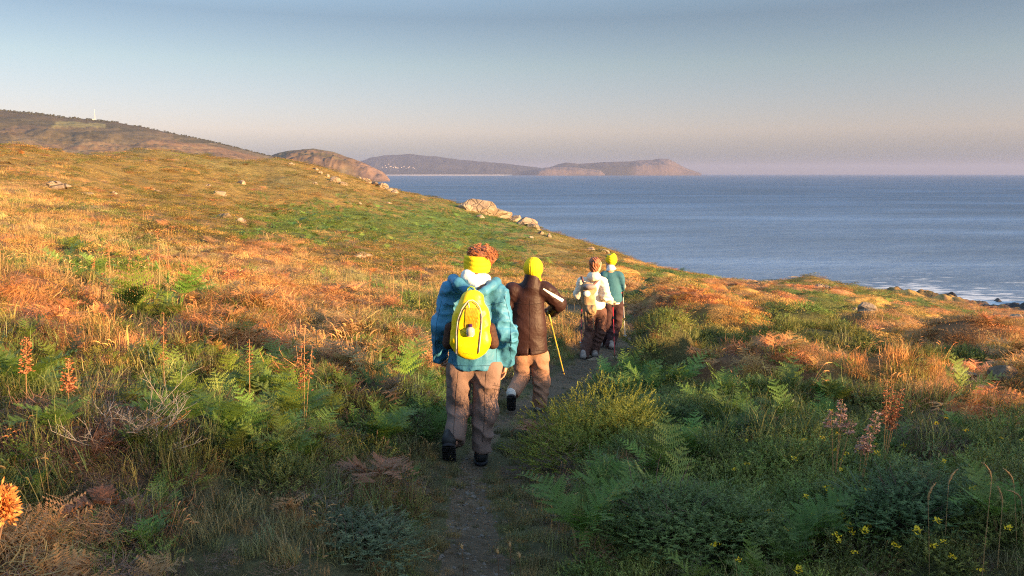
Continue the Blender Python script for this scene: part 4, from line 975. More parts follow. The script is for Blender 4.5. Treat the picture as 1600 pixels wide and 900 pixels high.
solid('trousers',tr2,[J(785,0)[0],Y-.4,gh-.02],[J(868,0)[0],Y+.4,J(826,542)[2]],.010,cloth('tan_trousers',(.30,.17,.115),rough=.85),p2,base)
cseam=simple('coat_seam',(.015,.006,.005),.7)
for nm,pl in (('back_seam',[(828,470),(828,500),(828,532)]),('yoke_seam',[(802,472),(815,475),(828,476),(845,474),(854,470)]),('hem_seam',[(802,547),(826,549),(852,547)])):
    surf_tube(nm,coat,pl,Y-.5,Y+.4,.003,cseam,c2,base,.1)
whites=simple('white_shoe',(.55,.53,.5),.5,.2,20,60,.002); shoe(p2,base,J(799,616,-.26),J(799,640,-.06),1.05,whites,darkm,.009); shoe(p2,base,np.array([J(845,0)[0],Y+.02,gh+.035]),np.array([J(846,0)[0],Y+.29,gh+.02]),1.05,whites,darkm,.009)
def beanie(P):
    c=J(833,420,.02); d=dell(P,c+[0,-.012,.012],(.107,.122,.118)); rib=.0065*np.abs(np.sin(np.arctan2(P[:,1]-c[1],P[:,0]-c[0])*22)); d=d-rib; d=smax(d,c[2]-.075-P[:,2]-.12*(P[:,0]-c[0]),.015); d=smin(d,dcap(P,c+[.045,-.075,-.065],c+[.075,-.045,-.125],.030,.020),.025); return d
c=J(833,420,.02); solid('beanie',beanie,c-.22,c+.2,.007,yel,p2,base)
pole('yellow trekking pole planted to the right of the brown coated hiker',J(856,485,.25),J(883,591,.25)*np.array([1,1,1]),gold,goldd,blackm)
q=J(779,618,.2); pole('dull yellow trekking pole between the blue and the brown jackets',J(797,498,.28),q,goldd,goldd,blackm)
# =============================================================== hiker 3: white jacket, khaki rucksack
Y=13.4; base=person('',Y,(932,556)); gh=base[2]
J3=dict(head=J(932,414,0),neck=J(929,428,0),chest=J(927,445,0),pelvis=J(930,482,0),shL=J(909,440,0),elL=J(903,460,.05),wrL=J(910,474,.26),
 shR=J(942,440,0),elR=J(946,463,-.12),wrR=J(956,471,.05),hipL=J(922,490,0),hipR=J(938,490,0),knL=J(921,520,.05),knR=J(938,518,.06),anL=np.array([J(920,0)[0],Y-.02,gh+.09]),anR=np.array([J(936,0)[0],Y+.1,gh+.09]),toeL=np.array([J(918,0)[0],Y+.1,gh+.04]),toeR=np.array([J(938,0)[0],Y+.22,gh+.04]))
p3=build_body(None,base,J3,.0095,.098,((J3['wrR'],(.5,.6,-.1),(-.2,.1,-1),1,1.4,.92),(J3['wrL'],(0,.9,-.2),(.8,0,-.6),-1,1.5,.92)),(.75,.66,0)); p3.name='person'; p3.location=base
tag(p3,'hiker in a cream white hooded jacket with reddish hair','person','hikers walking down the path')
def jack3(P):
    t=dcap(P,J(927,447,0),J(929,476,0),.150,.172,1.45); t=smin(t,dcap(P,J(912,440,0),J(940,440,0),.068,.068,1.1),.05)
    for s in 'LR':
        a=dcap(P,J3['sh'+s],J3['el'+s],.076,.066); a=smin(a,dcap(P,J3['el'+s],J3['wr'+s],.066,.050),.03); a=a-wrinkle(P,.007,38,25,(.3,.1,1)); t=smin(t,a,.03)
    t=smin(t,dell(P,J(928,432,-.05),(.115,.12,.085)),.03)
    t=t-wrinkle(P,.006,22,23); return smax(t,J(929,483)[2]-P[:,2],.012)
j3=solid('jacket',jack3,[J(892,0)[0],Y-.4,J(929,488)[2]],[J(966,0)[0],Y+.4,J(929,418)[2]],.011,cloth('cream_jacket',(.72,.68,.56)),p3,base)
tr3=trous(J,(J(923,487,0),J(938,487,0),.108),J(929,478)[2],{'L':(J(922,490,0),J(921,520,.05),np.array([J(920,0)[0],Y-.02,gh+.07]),.095,.078,.082),'R':(J(939,490,0),J(938,518,.06),np.array([J(936,0)[0],Y+.1,gh+.07]),.095,.080,.078)},60)
solid('trousers',tr3,[J(905,0)[0],Y-.4,gh-.02],[J(955,0)[0],Y+.4,J(929,474)[2]],.011,cloth('brown_trousers',(.12,.060,.048),rough=.85),p3,base)
gsh=simple('grey_shoe',(.30,.26,.24),.6,.2,20,60,.002)
for px,dy,tw in ((918,-.10,-.02),(937,.02,.05)): x=J(px,0)[0]; shoe(p3,base,np.array([x,Y+dy-.03,gh+.035]),np.array([x+tw,Y+dy+.24,gh+.02]),1.0,gsh,darkm,.011)
hc3=J(930,412,-.015)
def hair3(P):
    d=dell(P,hc3+[-.01,-.02,.01],(.102,.112,.108)); d=smin(d,dell(P,hc3+[-.02,-.05,-.075],(.075,.065,.065)),.03); d=smax(d,-dell(P,J3['head']+np.array([.085,.075,-.02]),(.07,.07,.10)),.02)
    return d-.005*np.sin((P[:,0]+.4*P[:,2])*150+2*np.sin(P[:,2]*40))-.004*np.sin(P[:,0]*60)*np.sin(P[:,2]*50)
h3=solid('hair',hair3,hc3-.22,hc3+.22,.007,simple('reddish_hair',(.26,.09,.04),.5,.4,40,120,.003,.4),p3,base)
c=J(927,408,-.12); solid('hair_clip',lambda P:dell(P,c,(.03,.02,.014)),c-.05,c+.05,.006,blackm,h3,base)
# khaki rucksack with a white cap hung on it
bk=empty('rucksack',J(921,494,-.2)); bb=np.array(bk.location); D3=-.24
def bag3(P):
    d=dcap(P,J(917,455,D3),J(921,485,D3),.105,.112,1.3); d=smin(d,dcap(P,J(917,448,D3+.03),J(925,452,D3),.07,.07,1.2),.05); d=smin(d,dell(P,J(924,484,D3-.10),(.085,.06,.085)),.015); return d-wrinkle(P,.009,26,33)
kh=simple('khaki_canvas',(.30,.20,.11),.85,.2,10,40,.006); bo3=solid('bag_body',bag3,J(917,470,D3)-.34,J(917,470,D3)+.34,.010,kh,bk,bb)
c=J(917,459,D3-.13); solid('round_pouch',lambda P:dell(P,c,(.058,.03,.055)),c-.09,c+.09,.007,simple('white_pouch',(.78,.76,.70),.6),bk,bb)
c=J(921,448,D3-.08); solid('top_flap',lambda P:dell(P,c,(.10,.09,.045))-wrinkle(P,.006,30,4),c-.15,c+.15,.009,simple('grey_flap',(.24,.20,.19),.8,.2,10,40,.005),bk,bb)
for s,a_ in ((-1,[(917,450),(911,440),(909,433)]),(1,[(922,450),(931,441),(938,434)])):
    m=MB(); pts=[Vector(J(a_[0][0],a_[0][1],D3+.02)-bb),Vector(J(a_[1][0],a_[1][1],-.155)-bb),Vector(J(a_[2][0],a_[2][1],-.06)-bb),Vector(J(a_[2][0]+s*1,a_[2][1],.08)-bb)]
    m.tube(pts,[.018,.020,.020,.018],8); m.build('shoulder_strap',simple('mauve_strap',(.15,.075,.07),.8),bk,True)
for px,z0,z1 in ((915,484,507),(926,488,515),(919,490,500)):
    m=MB(); m.ribbon([Vector(J(px,z0,D3-.13)-bb),Vector(J(px+1,(z0+z1)/2,D3-.15)-bb),Vector(J(px+2,z1,D3-.13)-bb)],.02,Vector((1,0,0)),tip=False); m.build('loose_strap',kh,bk)
tag(bk,'khaki canvas rucksack with a round white pouch on the cream jacket','rucksack')
red=simple('red_pole_paint',(.55,.03,.035),.3,.1,5,40,0,.5); redw=simple('pale_pole_paint',(.62,.55,.48),.3,.1,5,40,0,.5)
pole('red trekking pole held at the right side of the cream jacket',J(957,466,.03),J(961,562,-.1),red,blackm,blackm)
pole('red and pale trekking pole on the left side of the cream jacket',J(909,470,.30),J(908,542,.3),red,blackm,stem)
# =============================================================== hiker 4: teal jacket
Y=14.5; base=person('',Y,(955,540)); gh=base[2]
J4=dict(head=J(953,407,.02),neck=J(953,417,0),chest=J(955,435,0),pelvis=J(958,470,0),shL=J(943,430,0),elL=J(939,447,.1),wrL=J(946,456,.3),
 shR=J(968,431,0),elR=J(975,448,.02),wrR=J(969,452,.26),hipL=J(950,478,0),hipR=J(966,478,0),knL=J(949,506,.06),knR=J(964,506,.04),anL=np.array([J(948,0)[0],Y+.12,gh+.09]),anR=np.array([J(963,0)[0],Y-.05,gh+.09]),toeL=np.array([J(948,0)[0],Y+.24,gh+.04]),toeR=np.array([J(966,0)[0],Y+.08,gh+.04]))
p4=build_body(None,base,J4,.010,.098,((J4['wrR'],(0,.7,-.4),(-.7,0,-.6),1,1.5,.92),(J4['wrL'],(.1,.9,-.2),(.8,0,-.6),-1,1.5,.92)),(-.5,.86,0)); p4.name='person'; p4.location=base
tag(p4,'farthest hiker in a teal jacket with a yellow headscarf','person','hikers walking down the path')
def jack4(P):
    t=dcap(P,J(955,439,0),J(958,468,0),.150,.165,1.45); t=smin(t,dcap(P,J(946,429,0),J(965,429,0),.062,.062,1.1),.06)
    for s in 'LR':
        a=dcap(P,J4['sh'+s],J4['el'+s],.064,.062); a=smin(a,dcap(P,J4['el'+s],J4['wr'+s],.066,.050),.03); t=smin(t,a-wrinkle(P,.006,36,45,(.3,.1,1)),.03)
    t=t-wrinkle(P,.006,20,43); return smax(t,J(958,472.5)[2]-P[:,2],.01)
j4=solid('jacket',jack4,[J(930,0)[0],Y-.35,J(958,478)[2]],[J(984,0)[0],Y+.45,J(958,414)[2]],.012,cloth('teal_jacket',(.028,.115,.165)),p4,base)
c=J(957,472.8,0); solid('white_hem',lambda P:smax(smax(dcap(P,c+[0,0,.05],c-[0,0,.05],.172,.176,1.45),P[:,2]-c[2]-.016,.004),c[2]-.02-P[:,2],.004),c-.25,c+.25,.010,lining,j4,base)
c2_=J(954,417,-.01); solid('pale_collar',lambda P:smax(dcap(P,c2_,c2_+[.02,-.02,-.09],.070,.115,1.0),c2_[2]-.055-P[:,2]+.2*(P[:,0]-c2_[0]),.01),c2_-.25,c2_+.2,.009,lining,j4,base)
tr4=trous(J,(J(951,476,0),J(966,476,0),.108),J(958,468)[2],{'L':(J(950,478,0),J(949,506,.06),np.array([J(948,0)[0],Y+.12,gh+.07]),.092,.078,.08),'R':(J(966,478,0),J(964,506,.04),np.array([J(963,0)[0],Y-.05,gh+.07]),.095,.082,.084)},70)
solid('trousers',tr4,[J(935,0)[0],Y-.4,gh-.02],[J(982,0)[0],Y+.4,J(958,466)[2]],.012,cloth('dark_plum_trousers',(.050,.024,.026),rough=.85),p4,base)
for px,dy,tw in ((947,.02,-.02),(963,-.13,.06)): x=J(px,0)[0]; shoe(p4,base,np.array([x,Y+dy-.03,gh+.035]),np.array([x+tw,Y+dy+.24,gh+.02]),1.0,gsh,darkm,.011)
c=J(955,405,.02)
def scarf(P):
    d=dell(P,c+[0,-.01,.0],(.104,.118,.122)); d=smax(d,c[2]-.085+.35*(P[:,0]-c[0])*-1-P[:,2],.012); d=smax(d,-dell(P,c+[-.05,-.03,.115],(.075,.09,.040)),.01); return d-.004*np.abs(np.sin(P[:,2]*75+P[:,0]*30))
solid('headscarf',scarf,c-.2,c+.22,.008,yel,p4,base); c3=c+np.array([-.035,0,.045]); solid('hair',lambda P:dell(P,c3,(.07,.085,.042)),c3-.1,c3+.1,.008,simple('dark_hair',(.04,.02,.012),.5,.3,40,120,.002,.4),p4,base)
gl=J(968.5,453,.17); glove=solid('glove',lambda P:smin(dcap(P,J(969,451,.28),J(968,457,.36),.050,.045),dell(P,J(968,454,.33),(.055,.07,.055)),.02),J(968,453,.3)-.15,J(968,453,.3)+.18,.008,simple('red_glove',(.65,.015,.03),.6),p4,base)
pole('white trekking pole of the teal hiker, nearer the legs',J(970,450,.27),J(969,516,.42),redw,blackm,stem); pole('white trekking pole of the teal hiker, outer and longer',J(973,452,.24),J(977,531,.1),redw,blackm,stem)
# ------------------------------------------------------------------ rocks
def hit(px,py,up=0.0,t0=2.0,t1=260):
    d=ray(px,py); ts=np.exp(np.linspace(math.log(t0),math.log(t1),900)); q=d[None]*ts[:,None]+[0,0,EYE]; g_=ground(q[:,0],q[:,1])+up; w=np.where(q[:,2]<g_)[0]
    return q[w[0]] if len(w) else None
gm_,t,b,_q=newmat('granite'); b.inputs['Roughness'].default_value=.85; b.inputs['Specular IOR Level'].default_value=.2
g=N(t,'ShaderNodeNewGeometry'); n1=sv(N(t,'ShaderNodeTexNoise'),Scale=1.1,Detail=9.0,Roughness=.7); t.links.new(g.outputs['Position'],n1.inputs['Vector'])
v1=sv(N(t,'ShaderNodeTexVoronoi'),Scale=.9); v1.feature='DISTANCE_TO_EDGE'; t.links.new(g.outputs['Position'],v1.inputs['Vector'])
n2=sv(N(t,'ShaderNodeTexNoise'),Scale=14.0,Detail=6.0,Roughness=.8); t.links.new(g.outputs['Position'],n2.inputs['Vector'])
cc=ramp(t,n1.outputs[0],[(.3,(.13,.10,.075)),(.5,(.27,.21,.15)),(.7,(.38,.31,.225))]); cc=mixc(t,'MULTIPLY',1.0,cc,ramp(t,n2.outputs[0],[(.3,.7),(.7,1.2)]))
cc=mixc(t,'MULTIPLY',1.0,cc,ramp(t,v1.outputs['Distance'],[(0,.45),(.06,1.0)])); t.links.new(cc,b.inputs['Base Color'])
hh=math_(t,'ADD',n1.outputs[0],math_(t,'MULTIPLY',ramp(t,v1.outputs['Distance'],[(0,0.0),(.08,1.0)]),.5)); bump(t,b,hh,.12)
GRAN=gm_; BLACK_ROCK=simple('black_shore_rock',(.030,.029,.032),.55,.3,.6,3,.05)
def rock_mesh(seed,sx,sy,sz,nu=30,nv=18,rough=.05):
    g=np.random.default_rng(seed); u=np.linspace(0,2*PI,nu,endpoint=False); v=np.linspace(0.02,PI-.02,nv); U,Vv=np.meshgrid(u,v)
    D=np.stack([np.sin(Vv)*np.cos(U),np.sin(Vv)*np.sin(U),np.cos(Vv)],-1); r=np.full(D.shape[:2],1.25)
    for i in range(13):
        n=g.normal(0,1,3); n/=np.linalg.norm(n); r=np.minimum(r,g.uniform(.62,.98)/np.maximum(D@n,1e-3))
    r=r*(1+rough*fbm(D[...,0]*4+seed,D[...,1]*4+D[...,2]*3,seed,4))
    P=D*r[...,None]*np.array([sx,sy,sz]); ii,jj=np.meshgrid(np.arange(nv-1),np.arange(nu),indexing='ij'); j2=(jj+1)%nu
    q=np.stack([ii*nu+jj,(ii+1)*nu+jj,(ii+1)*nu+j2,ii*nu+j2],-1).reshape(-1,4); V=np.concatenate([P.reshape(-1,3),[[0,0,sz*.9*r[0].mean()],[0,0,-sz*r[-1].mean()]]]); k=nu*nv
    t3=np.array([[j,(j+1)%nu,k] for j in range(nu)]+[[(nv-1)*nu+(j+1)%nu,(nv-1)*nu+j,k+1] for j in range(nu)])
    return npmesh('rock',V,[q,t3],smooth=False)
NR=[0]
def rock(label,px,py,w,h,depth=.8,group='pale granite rocks on the hillside',mat=None,sink=.35,name='rock',rz=None,tilt=0,clear=True,cat='rock'):
    """w,h in photo pixels; stands on the ground where the sight line meets it"""
    p=hit(px,py) 
    if p is None: return None
    Yd=p[1]*CP; s=Yd/F_PX; NR[0]+=1; sx=w*s*.52; sz=h*s*.75; me=rock_mesh(NR[0]*7+3,sx,sx*depth,sz)
    o=link(name,me,mat or GRAN,None,(p[0],p[1]+sx*depth*.5,p[2]+sz*(1-2*sink)*.5)); o.rotation_euler=(0,tilt,random.uniform(-.5,.5) if rz is None else rz); tag(o,label,cat,group)
    if clear and p[1]<40: OCC.append((p[0],p[1]+sx*depth*.5,sx*.8))
    return o
G1='pale granite rocks on the hillside'
rock('long flat pale rock low on the left hillside, largest of its cluster',82,295,44,9,.5); rock('flat pale rock just above the long one on the far left hillside',86,290,30,7,.5)
rock('pale flat rock right of the long rock on the left hillside',130,305,26,8,.5)
rock('small pale rock alone on the left slope between the flat rocks',178,303,10,5); rock('small pale rock above its twin in the middle of the left slope',238,297,11,5); rock('small pale rock below its twin in the middle of the left slope',245,301,12,5)
rock('pale rock slab on the hillside above the golden grass',341,305,28,9,.5); rock('small rock just above the pale slab on the hillside',325,291,9,4); rock('small pale rock near the upper hillside centre',377,288,14,6)
rock('pale rock mound at the left end of the green band',350,340,28,9,.6); rock('low rock on the left tip of the green band, right of the mound',374,348,22,8,.6)
rock('low pale rock beside the golden grass near the left hikers path',563,402,34,9,.6); rock('small pale rock in the shaded hollow left of the hikers',446,440,26,6,.6)
for k,(x,y,w,h) in enumerate([(492,266,9,5),(500,272,10,5),(511,276,9,4),(521,284,17,8),(536,289,12,6),(548,274,14,7),(561,280,9,5),(572,284,15,7),(585,289,13,7),(597,294,16,8),(609,299,14,7),(617,302,13,9),(455,258,10,4),(562,320,9,4),(493,288,7,4),(545,318,8,4),(607,318,8,3)]):
    rock('small pale rock along the seaward crest of the hill',x,y,w,h,.8,'pale rocks strung along the hill crest')
LBL=['tallest pale crag at the left of the hillside outcrop','pale crag in the middle of the hillside outcrop','broad sloping crag on the right of the hillside outcrop']
rock(LBL[0],742,331,52,22,.8,'granite outcrop on the hill crest',None,.3); rock(LBL[1],764,337,54,19,.8,'granite outcrop on the hill crest',None,.3); rock(LBL[2],782,341,44,15,.9,'granite outcrop on the hill crest',None,.3)
rock('low boulder at the left foot of the hillside outcrop',728,328,20,9,.8,'granite outcrop on the hill crest'); rock('small boulder in front of the hillside outcrop',750,340,14,6,.8,'granite outcrop on the hill crest')
for x,y,w,h,l in [(803,346,30,11,'upper boulder of the tail right of the outcrop'),(812,339,9,6,'small round boulder perched above the outcrop tail'),(820,352,34,12,'broad boulder in the tail right of the outcrop'),(834,357,24,10,'last boulder of the outcrop tail'),(845,366,11,6,'small boulder just below the outcrop tail'),(858,371,9,8,'upright boulder alone below the outcrop'),(830,372,9,4,'flat stone in the grass below the outcrop tail')]:
    rock(l,x,y,w,h,.8,'granite outcrop on the hill crest')
rock('pale rock on the skyline behind the yellow headscarf',941,395,20,7,.7,'rocks along the lower skyline'); rock('small rock on the skyline left of the headscarf',925,391,14,6,.7,'rocks along the lower skyline')
rock('low rock on the skyline above the sea, right of the hikers',1184,444,16,4,.6,'rocks along the lower skyline')
rock('left boulder of the pair on the coastal knoll',1280,450,12,8,.8,'rocks along the lower skyline'); rock('right boulder of the pair on the coastal knoll',1292,453,13,7,.8,'rocks along the lower skyline')
rock('big square pale boulder standing in the coastal heath',1353,488,30,14,.8,'boulders in the coastal heath',None,.22); rock('small pale stone left of the square boulder',1337,485,8,5,.8,'boulders in the coastal heath')
rock('pale rounded rock half buried in the orange scrub',1431,541,16,13,.8,'boulders in the coastal heath'); rock('low flat slab between rust coloured cushions',1505,588,46,8,.6,'boulders in the coastal heath'); rock('flat rock behind the low slab on the right',1487,579,30,7,.6,'boulders in the coastal heath')
rock('large grey boulder at the right edge of the picture',1574,592,44,18,.8,'boulders in the coastal heath',None,.25); rock('pale rock above the large grey boulder at the right',1562,572,36,9,.7,'boulders in the coastal heath')
rock('pale low rock on the brink above the dark shore',1556,497,18,6,.8,'boulders in the coastal heath'); rock('pale rock on the brink at the far right',1590,499,26,8,.8,'boulders in the coastal heath')
rock('small pale rock in the heath right of the path',1290,448,9,5,.8,'boulders in the coastal heath')
# slabs in the path by the third and fourth hikers
rock('flat pale slab in the path under the red pole',958,561,34,4,.45,'flat stones set in the path',None,.30,'path_stone',clear=False,cat='stone'); rock('flat grey slab in the path before the cream jacketed hiker',928,563,26,4,.5,'flat stones set in the path',None,.3,'path_stone',clear=False,cat='stone')
rock('small grey stone in the path left of the slabs',912,570,12,4,.6,'flat stones set in the path',None,.3,'path_stone',clear=False,cat='stone')
# black rocks along the shore
g_=np.random.default_rng(77)
def sea_rock(px,py,w,h,label,zoff=0):
    d=ray(px,py); k=-EYE/d[2]; p=d*k; s=p[1]/F_PX; NR[0]+=1; o=link('shore_rock',rock_mesh(NR[0]*7+3,w*s*.5,w*s*.5*.9,h*s*.9,20,12,.1),BLACK_ROCK,None,(p[0],p[1],0)); o.rotation_euler=(0,0,g_.uniform(0,6)); tag(o,label,'rock','black rocks along the shore')
for x,y,w,h in [(1336,452,12,2),(1352,458,9,2),(1371,458,14,3),(1347,449,8,1.5),(1442,457,8,3),(1445,468,22,9),(1434,464,16,5),(1462,461,12,5),(1477,466,12,5),(1500,468,10,4),(1505,473,14,5),(1560,471,13,5),(1402,466,34,12),(1388,463,24,6),(1420,466,20,7),(1423,457,8,2)]:
    sea_rock(x,y,w,h,'black rock breaking the water near the shore')
for i in range(46):
    x=g_.uniform(1470,1640); y=467+ (x-1470)*.118+g_.uniform(-2.5,9); sea_rock(x,y,g_.uniform(8,30),g_.uniform(3,9),'black rock breaking the water near the shore')
# ------------------------------------------------------------------ single plants
STR=leafmat('straw_stem',(.40,.25,.11),.15,contrast=.5,deadf=0); CAPS=leafmat('rust_capsules',(.42,.16,.07),.2,contrast=.7,deadf=0); PINKB=leafmat('pale_pink_capsules',(.50,.30,.23),.3,contrast=.9,deadf=0)
DARKST=leafmat('dark_stem',(.12,.07,.04),.1,contrast=.5,deadf=0); STRAPM=leafmat('grey_green_strap_leaf',(.13,.17,.085),.25,contrast=.6,deadf=.2); YSTRAP=leafmat('yellow_strap_leaf',(.42,.33,.09),.3,contrast=.4,deadf=0)
def ground_at(px,py,Y): x=at(px,py,Y)[0]; return Vector((x,Y,gz(x,Y)))
def asphodel(label,base_px,tips,Y,mat=None,branches=0,group='dried flower spikes of asphodel',head=.45,thick=1.0,nb=46,dense=1.8,stem=None,cs=.013,gp=True):
    """tips: list of (px,py) tops; capsules crowd the upper part of each stem"""
    b=ground_at(base_px,0,Y); b.x=at(base_px,600,Y)[0]; b.z=gz(b.x,b.y); e=empty('asphodel_stalk',b); mat=mat or CAPS
    for (tx,ty) in tips:
        tp=Vector(at(tx,ty,Y+R.uniform(-.04,.04)))-b; mid=tp*.5+Vector((tp.x*-.15,0,0)); pts=[Vector((0,0,-.03)),mid,tp]; 
        pp_=[pts[0]*(1-t_)**2+pts[1]*2*t_*(1-t_)+pts[2]*t_*t_ for t_ in np.linspace(0,1,9)]
        a=MB(); a.tube(pp_,[.0040*thick*(1-.6*i/8) for i in range(9)],5,.4); a.build('stem',stem or STR,e,True)
        c=MB(); L=tp.length*head
        for k in range(int(nb*dense)):
            f=R.random()**.8; t_=1-f*head; p=pts[0]*(1-t_)**2+pts[1]*2*t_*(1-t_)+pts[2]*t_*t_; d=(rdir()+Vector((0,0,R.uniform(.2,.9)))).normalized(); l=cs*R.uniform(.8,1.5)*(.6+.5*f)
            q=p+d*l*1.6; c.ribbon([p,q],.0015,Vector((0,0,1)).cross(d),.2,tip=False)
            # a capsule: open star of valves
            for j in range(5):
                o=(rdir()+d*.9).normalized(); s=o.cross(d)
                if s.length<.05: continue
                s.normalize(); m1=q+o*l*.55; c.quad(q,m1-s*l*.28,q+o*l*1.15,m1+s*l*.28,R.random()*.8)
        c.build('seed_head',mat,e)
    tag(e,label,'dried flower',group); return e
G2='dried flower spikes of asphodel'
asphodel('rust flower spike at the far left edge above the ferns',38,[(41,528)],4.3); asphodel('second rust flower spike from the left, lower and thicker',102,[(107,560)],3.9,cs=.012)
asphodel('thin rust spike standing left of the strap leaved tuft',254,[(256,488)],5.4,nb=30,cs=.009); asphodel('branched rust spike left of the blue jacketed hiker',472,[(476,514),(463,540),(488,541),(470,530)],5.0,nb=20,cs=.011)
asphodel('small rust spike between the fern and the pale grass',388,[(390,530)],4.9,nb=18,cs=.009)
asphodel('cluster of pale and rust seed heads left of the right hand pair',1312,[(1316,626),(1298,643),(1332,657),(1318,648)],4.3,PINKB,nb=20,cs=.013,head=.2); asphodel('pale spike with a thick pink clump at its foot on the right',1352,[(1371,646),(1347,683),(1358,680)],3.9,PINKB,nb=24,cs=.013,head=.24)
asphodel('dark rust spikes in a pair on the right against the lit slope',1388,[(1387,592),(1396,600),(1411,606),(1404,612)],5.0,CAPS,nb=44,cs=.012,head=.42)
# the bright dry head close to the lens at the left edge
b=Vector(at(-120,900,1.5)); b.z=gz(b.x,b.y); e=empty('seed_head_stalk',b); tp=Vector(at(6,785,1.5))-b; a=MB(); a.tube([Vector((0,0,-.03)),tp*.5+Vector((-.02,0,0)),tp-Vector((0,0,.02))],.0025,6); a.build('stem',DARKST,e,True); c=MB()
for k in range(620):
    d=(rdir()*R.uniform(.2,1)+Vector((0,0,R.uniform(-.5,1)))).normalized(); p=tp+Vector((R.uniform(-.008,.008),0,R.uniform(-.034,.020)))+d*R.uniform(0,.016); s=d.cross(rdir())
    if s.length<.05: continue
    s.normalize(); l=R.uniform(.008,.020); c.quad(p,p+d*l*.5-s*.0028,p+d*l,p+d*l*.5+s*.0028,R.random()*.9)
c.build('seed_head',leafmat('bright_orange_bracts',(.62,.26,.08),.3,contrast=.7,deadf=0),e); tag(e,'bright orange spiky seed head close by at the left edge','dried flower')
def tuft(label,px,py,Y,n,L,w,mat,spread=1.0,group='tufts of strap shaped leaves'):
    b=ground_at(px,py,Y); e=empty('strap_leaf_tuft',b)
    for i in range(n):
        m=MB(); d=rdir(); l=L*R.uniform(.6,1.15); pts=bend(d*R.uniform(0,.05),d,l,R.uniform(.4,1.3)*spread,7,.9); s=Vector((-d.y,d.x,.1)); m.ribbon(pts,w*R.uniform(.7,1.2),s,R.random()*.8); m.build('leaf',mat,e)
    tag(e,label,'plant',group)
tuft('tuft of long green strap leaves on the left among brown heather',236,592,6.4,24,.42,.017,STRAPM,.8)
tuft('big sprawling tuft of grey green strap leaves, lower right',1352,770,3.7,40,.36,.013,STRAPM,1.3)
tuft('pale arching strap leaves in front of the fern, centre left',478,628,6.0,16,.3,.018,leafmat('pale_strap',(.34,.26,.13),.25,deadf=0),1.5)
tuft('yellow strap leaves at the left edge in the sun',22,522,7.2,14,.42,.02,YSTRAP,1.3); tuft('yellow green leaf bending over left of the strap tuft',204,590,6.5,4,.42,.022,YSTRAP,1.2)
tuft('grey strap leaves right of the central gorse bush',1105,720,5.0,12,.3,.010,STRAPM,1.0); tuft('grass like leaves beside the path under the gorse bush',960,760,4.6,22,.3,.008,STRAPM,1.1)
# dead twiggy shrub at lower left
b=ground_at(215,770,3.75); e=empty('dead_shrub',b); TW=simple('bleached_twig',(.33,.285,.24),.8,.25,20,80,.001)
def twig(m,p,d,l,r,lv,t=.5):
    pts=[p]; n=5
    for i in range(n): d=(d+Vector((R.uniform(-.16,.16),R.uniform(-.16,.16),R.uniform(-.10,.12)))).normalized(); pts.append(pts[-1]+d*l/n)
    m.tube(pts,[r*(1-.12*i) for i in range(n+1)],5,t,cap=False)
    if lv>0:
        for i in range(1,n+1):
            for _k in range(2 if lv>1 else 1):
                if R.random()<.85: twig(m,pts[i],(d+rdir()*.75+Vector((0,0,R.uniform(-.2,.3)))).normalized(),l*R.uniform(.32,.6),r*.55,lv-1)
for tx,ty in [(282,652),(250,662),(205,672),(170,690),(120,700),(275,712),(255,728),(95,740),(148,660),(290,740),(215,650)]:
    m=MB(); tp=Vector(at(tx,ty,3.75+R.uniform(-.35,.3)))-b; st=Vector((R.uniform(-.1,.1),R.uniform(-.1,.1),0)); d=(tp-st); l=d.length; d.normalize(); twig(m,st,(d+Vector((0,0,.08))).normalized(),l*.95,.0036,2); m.build('branch',TW,e,True)
tag(e,'dead shrub of bleached bare twigs in the lower left','dead shrub')
# a twig tip with the sun's orange painted into its colour
m=MB(); p=Vector(at(266,668,3.7)); q=Vector(at(294,643,3.65)); eb=link('dry_sprig',None,loc=p); m.tube([Vector((0,0,0)),(q-p)*.5+Vector((0,0,.005)),q-p],[.002,.0015,.0008],5)
for k in range(16): f=R.uniform(.3,1); c_=(q-p)*f; d=(rdir()+Vector((.5,0,.8))).normalized(); m.ribbon([c_,c_+d*.02],.003,d.cross(Vector((0,1,0))).normalized(),.5)
m.build('twig',leafmat('sun_painted_twig',(.55,.27,.10),.1,contrast=.4,deadf=0),eb); 
m=MB(); m.tube([Vector((0,0,0)),Vector((-.08,.05,-.16)),Vector((-.11,.05,gz(p.x-.11,p.y+.05)-p.z))],[.004,.005,.006],5); m.build('stem',TW,eb,True); tag(eb,'dry sprig with a painted sunlit tip rising from the dead shrub','dry sprig')
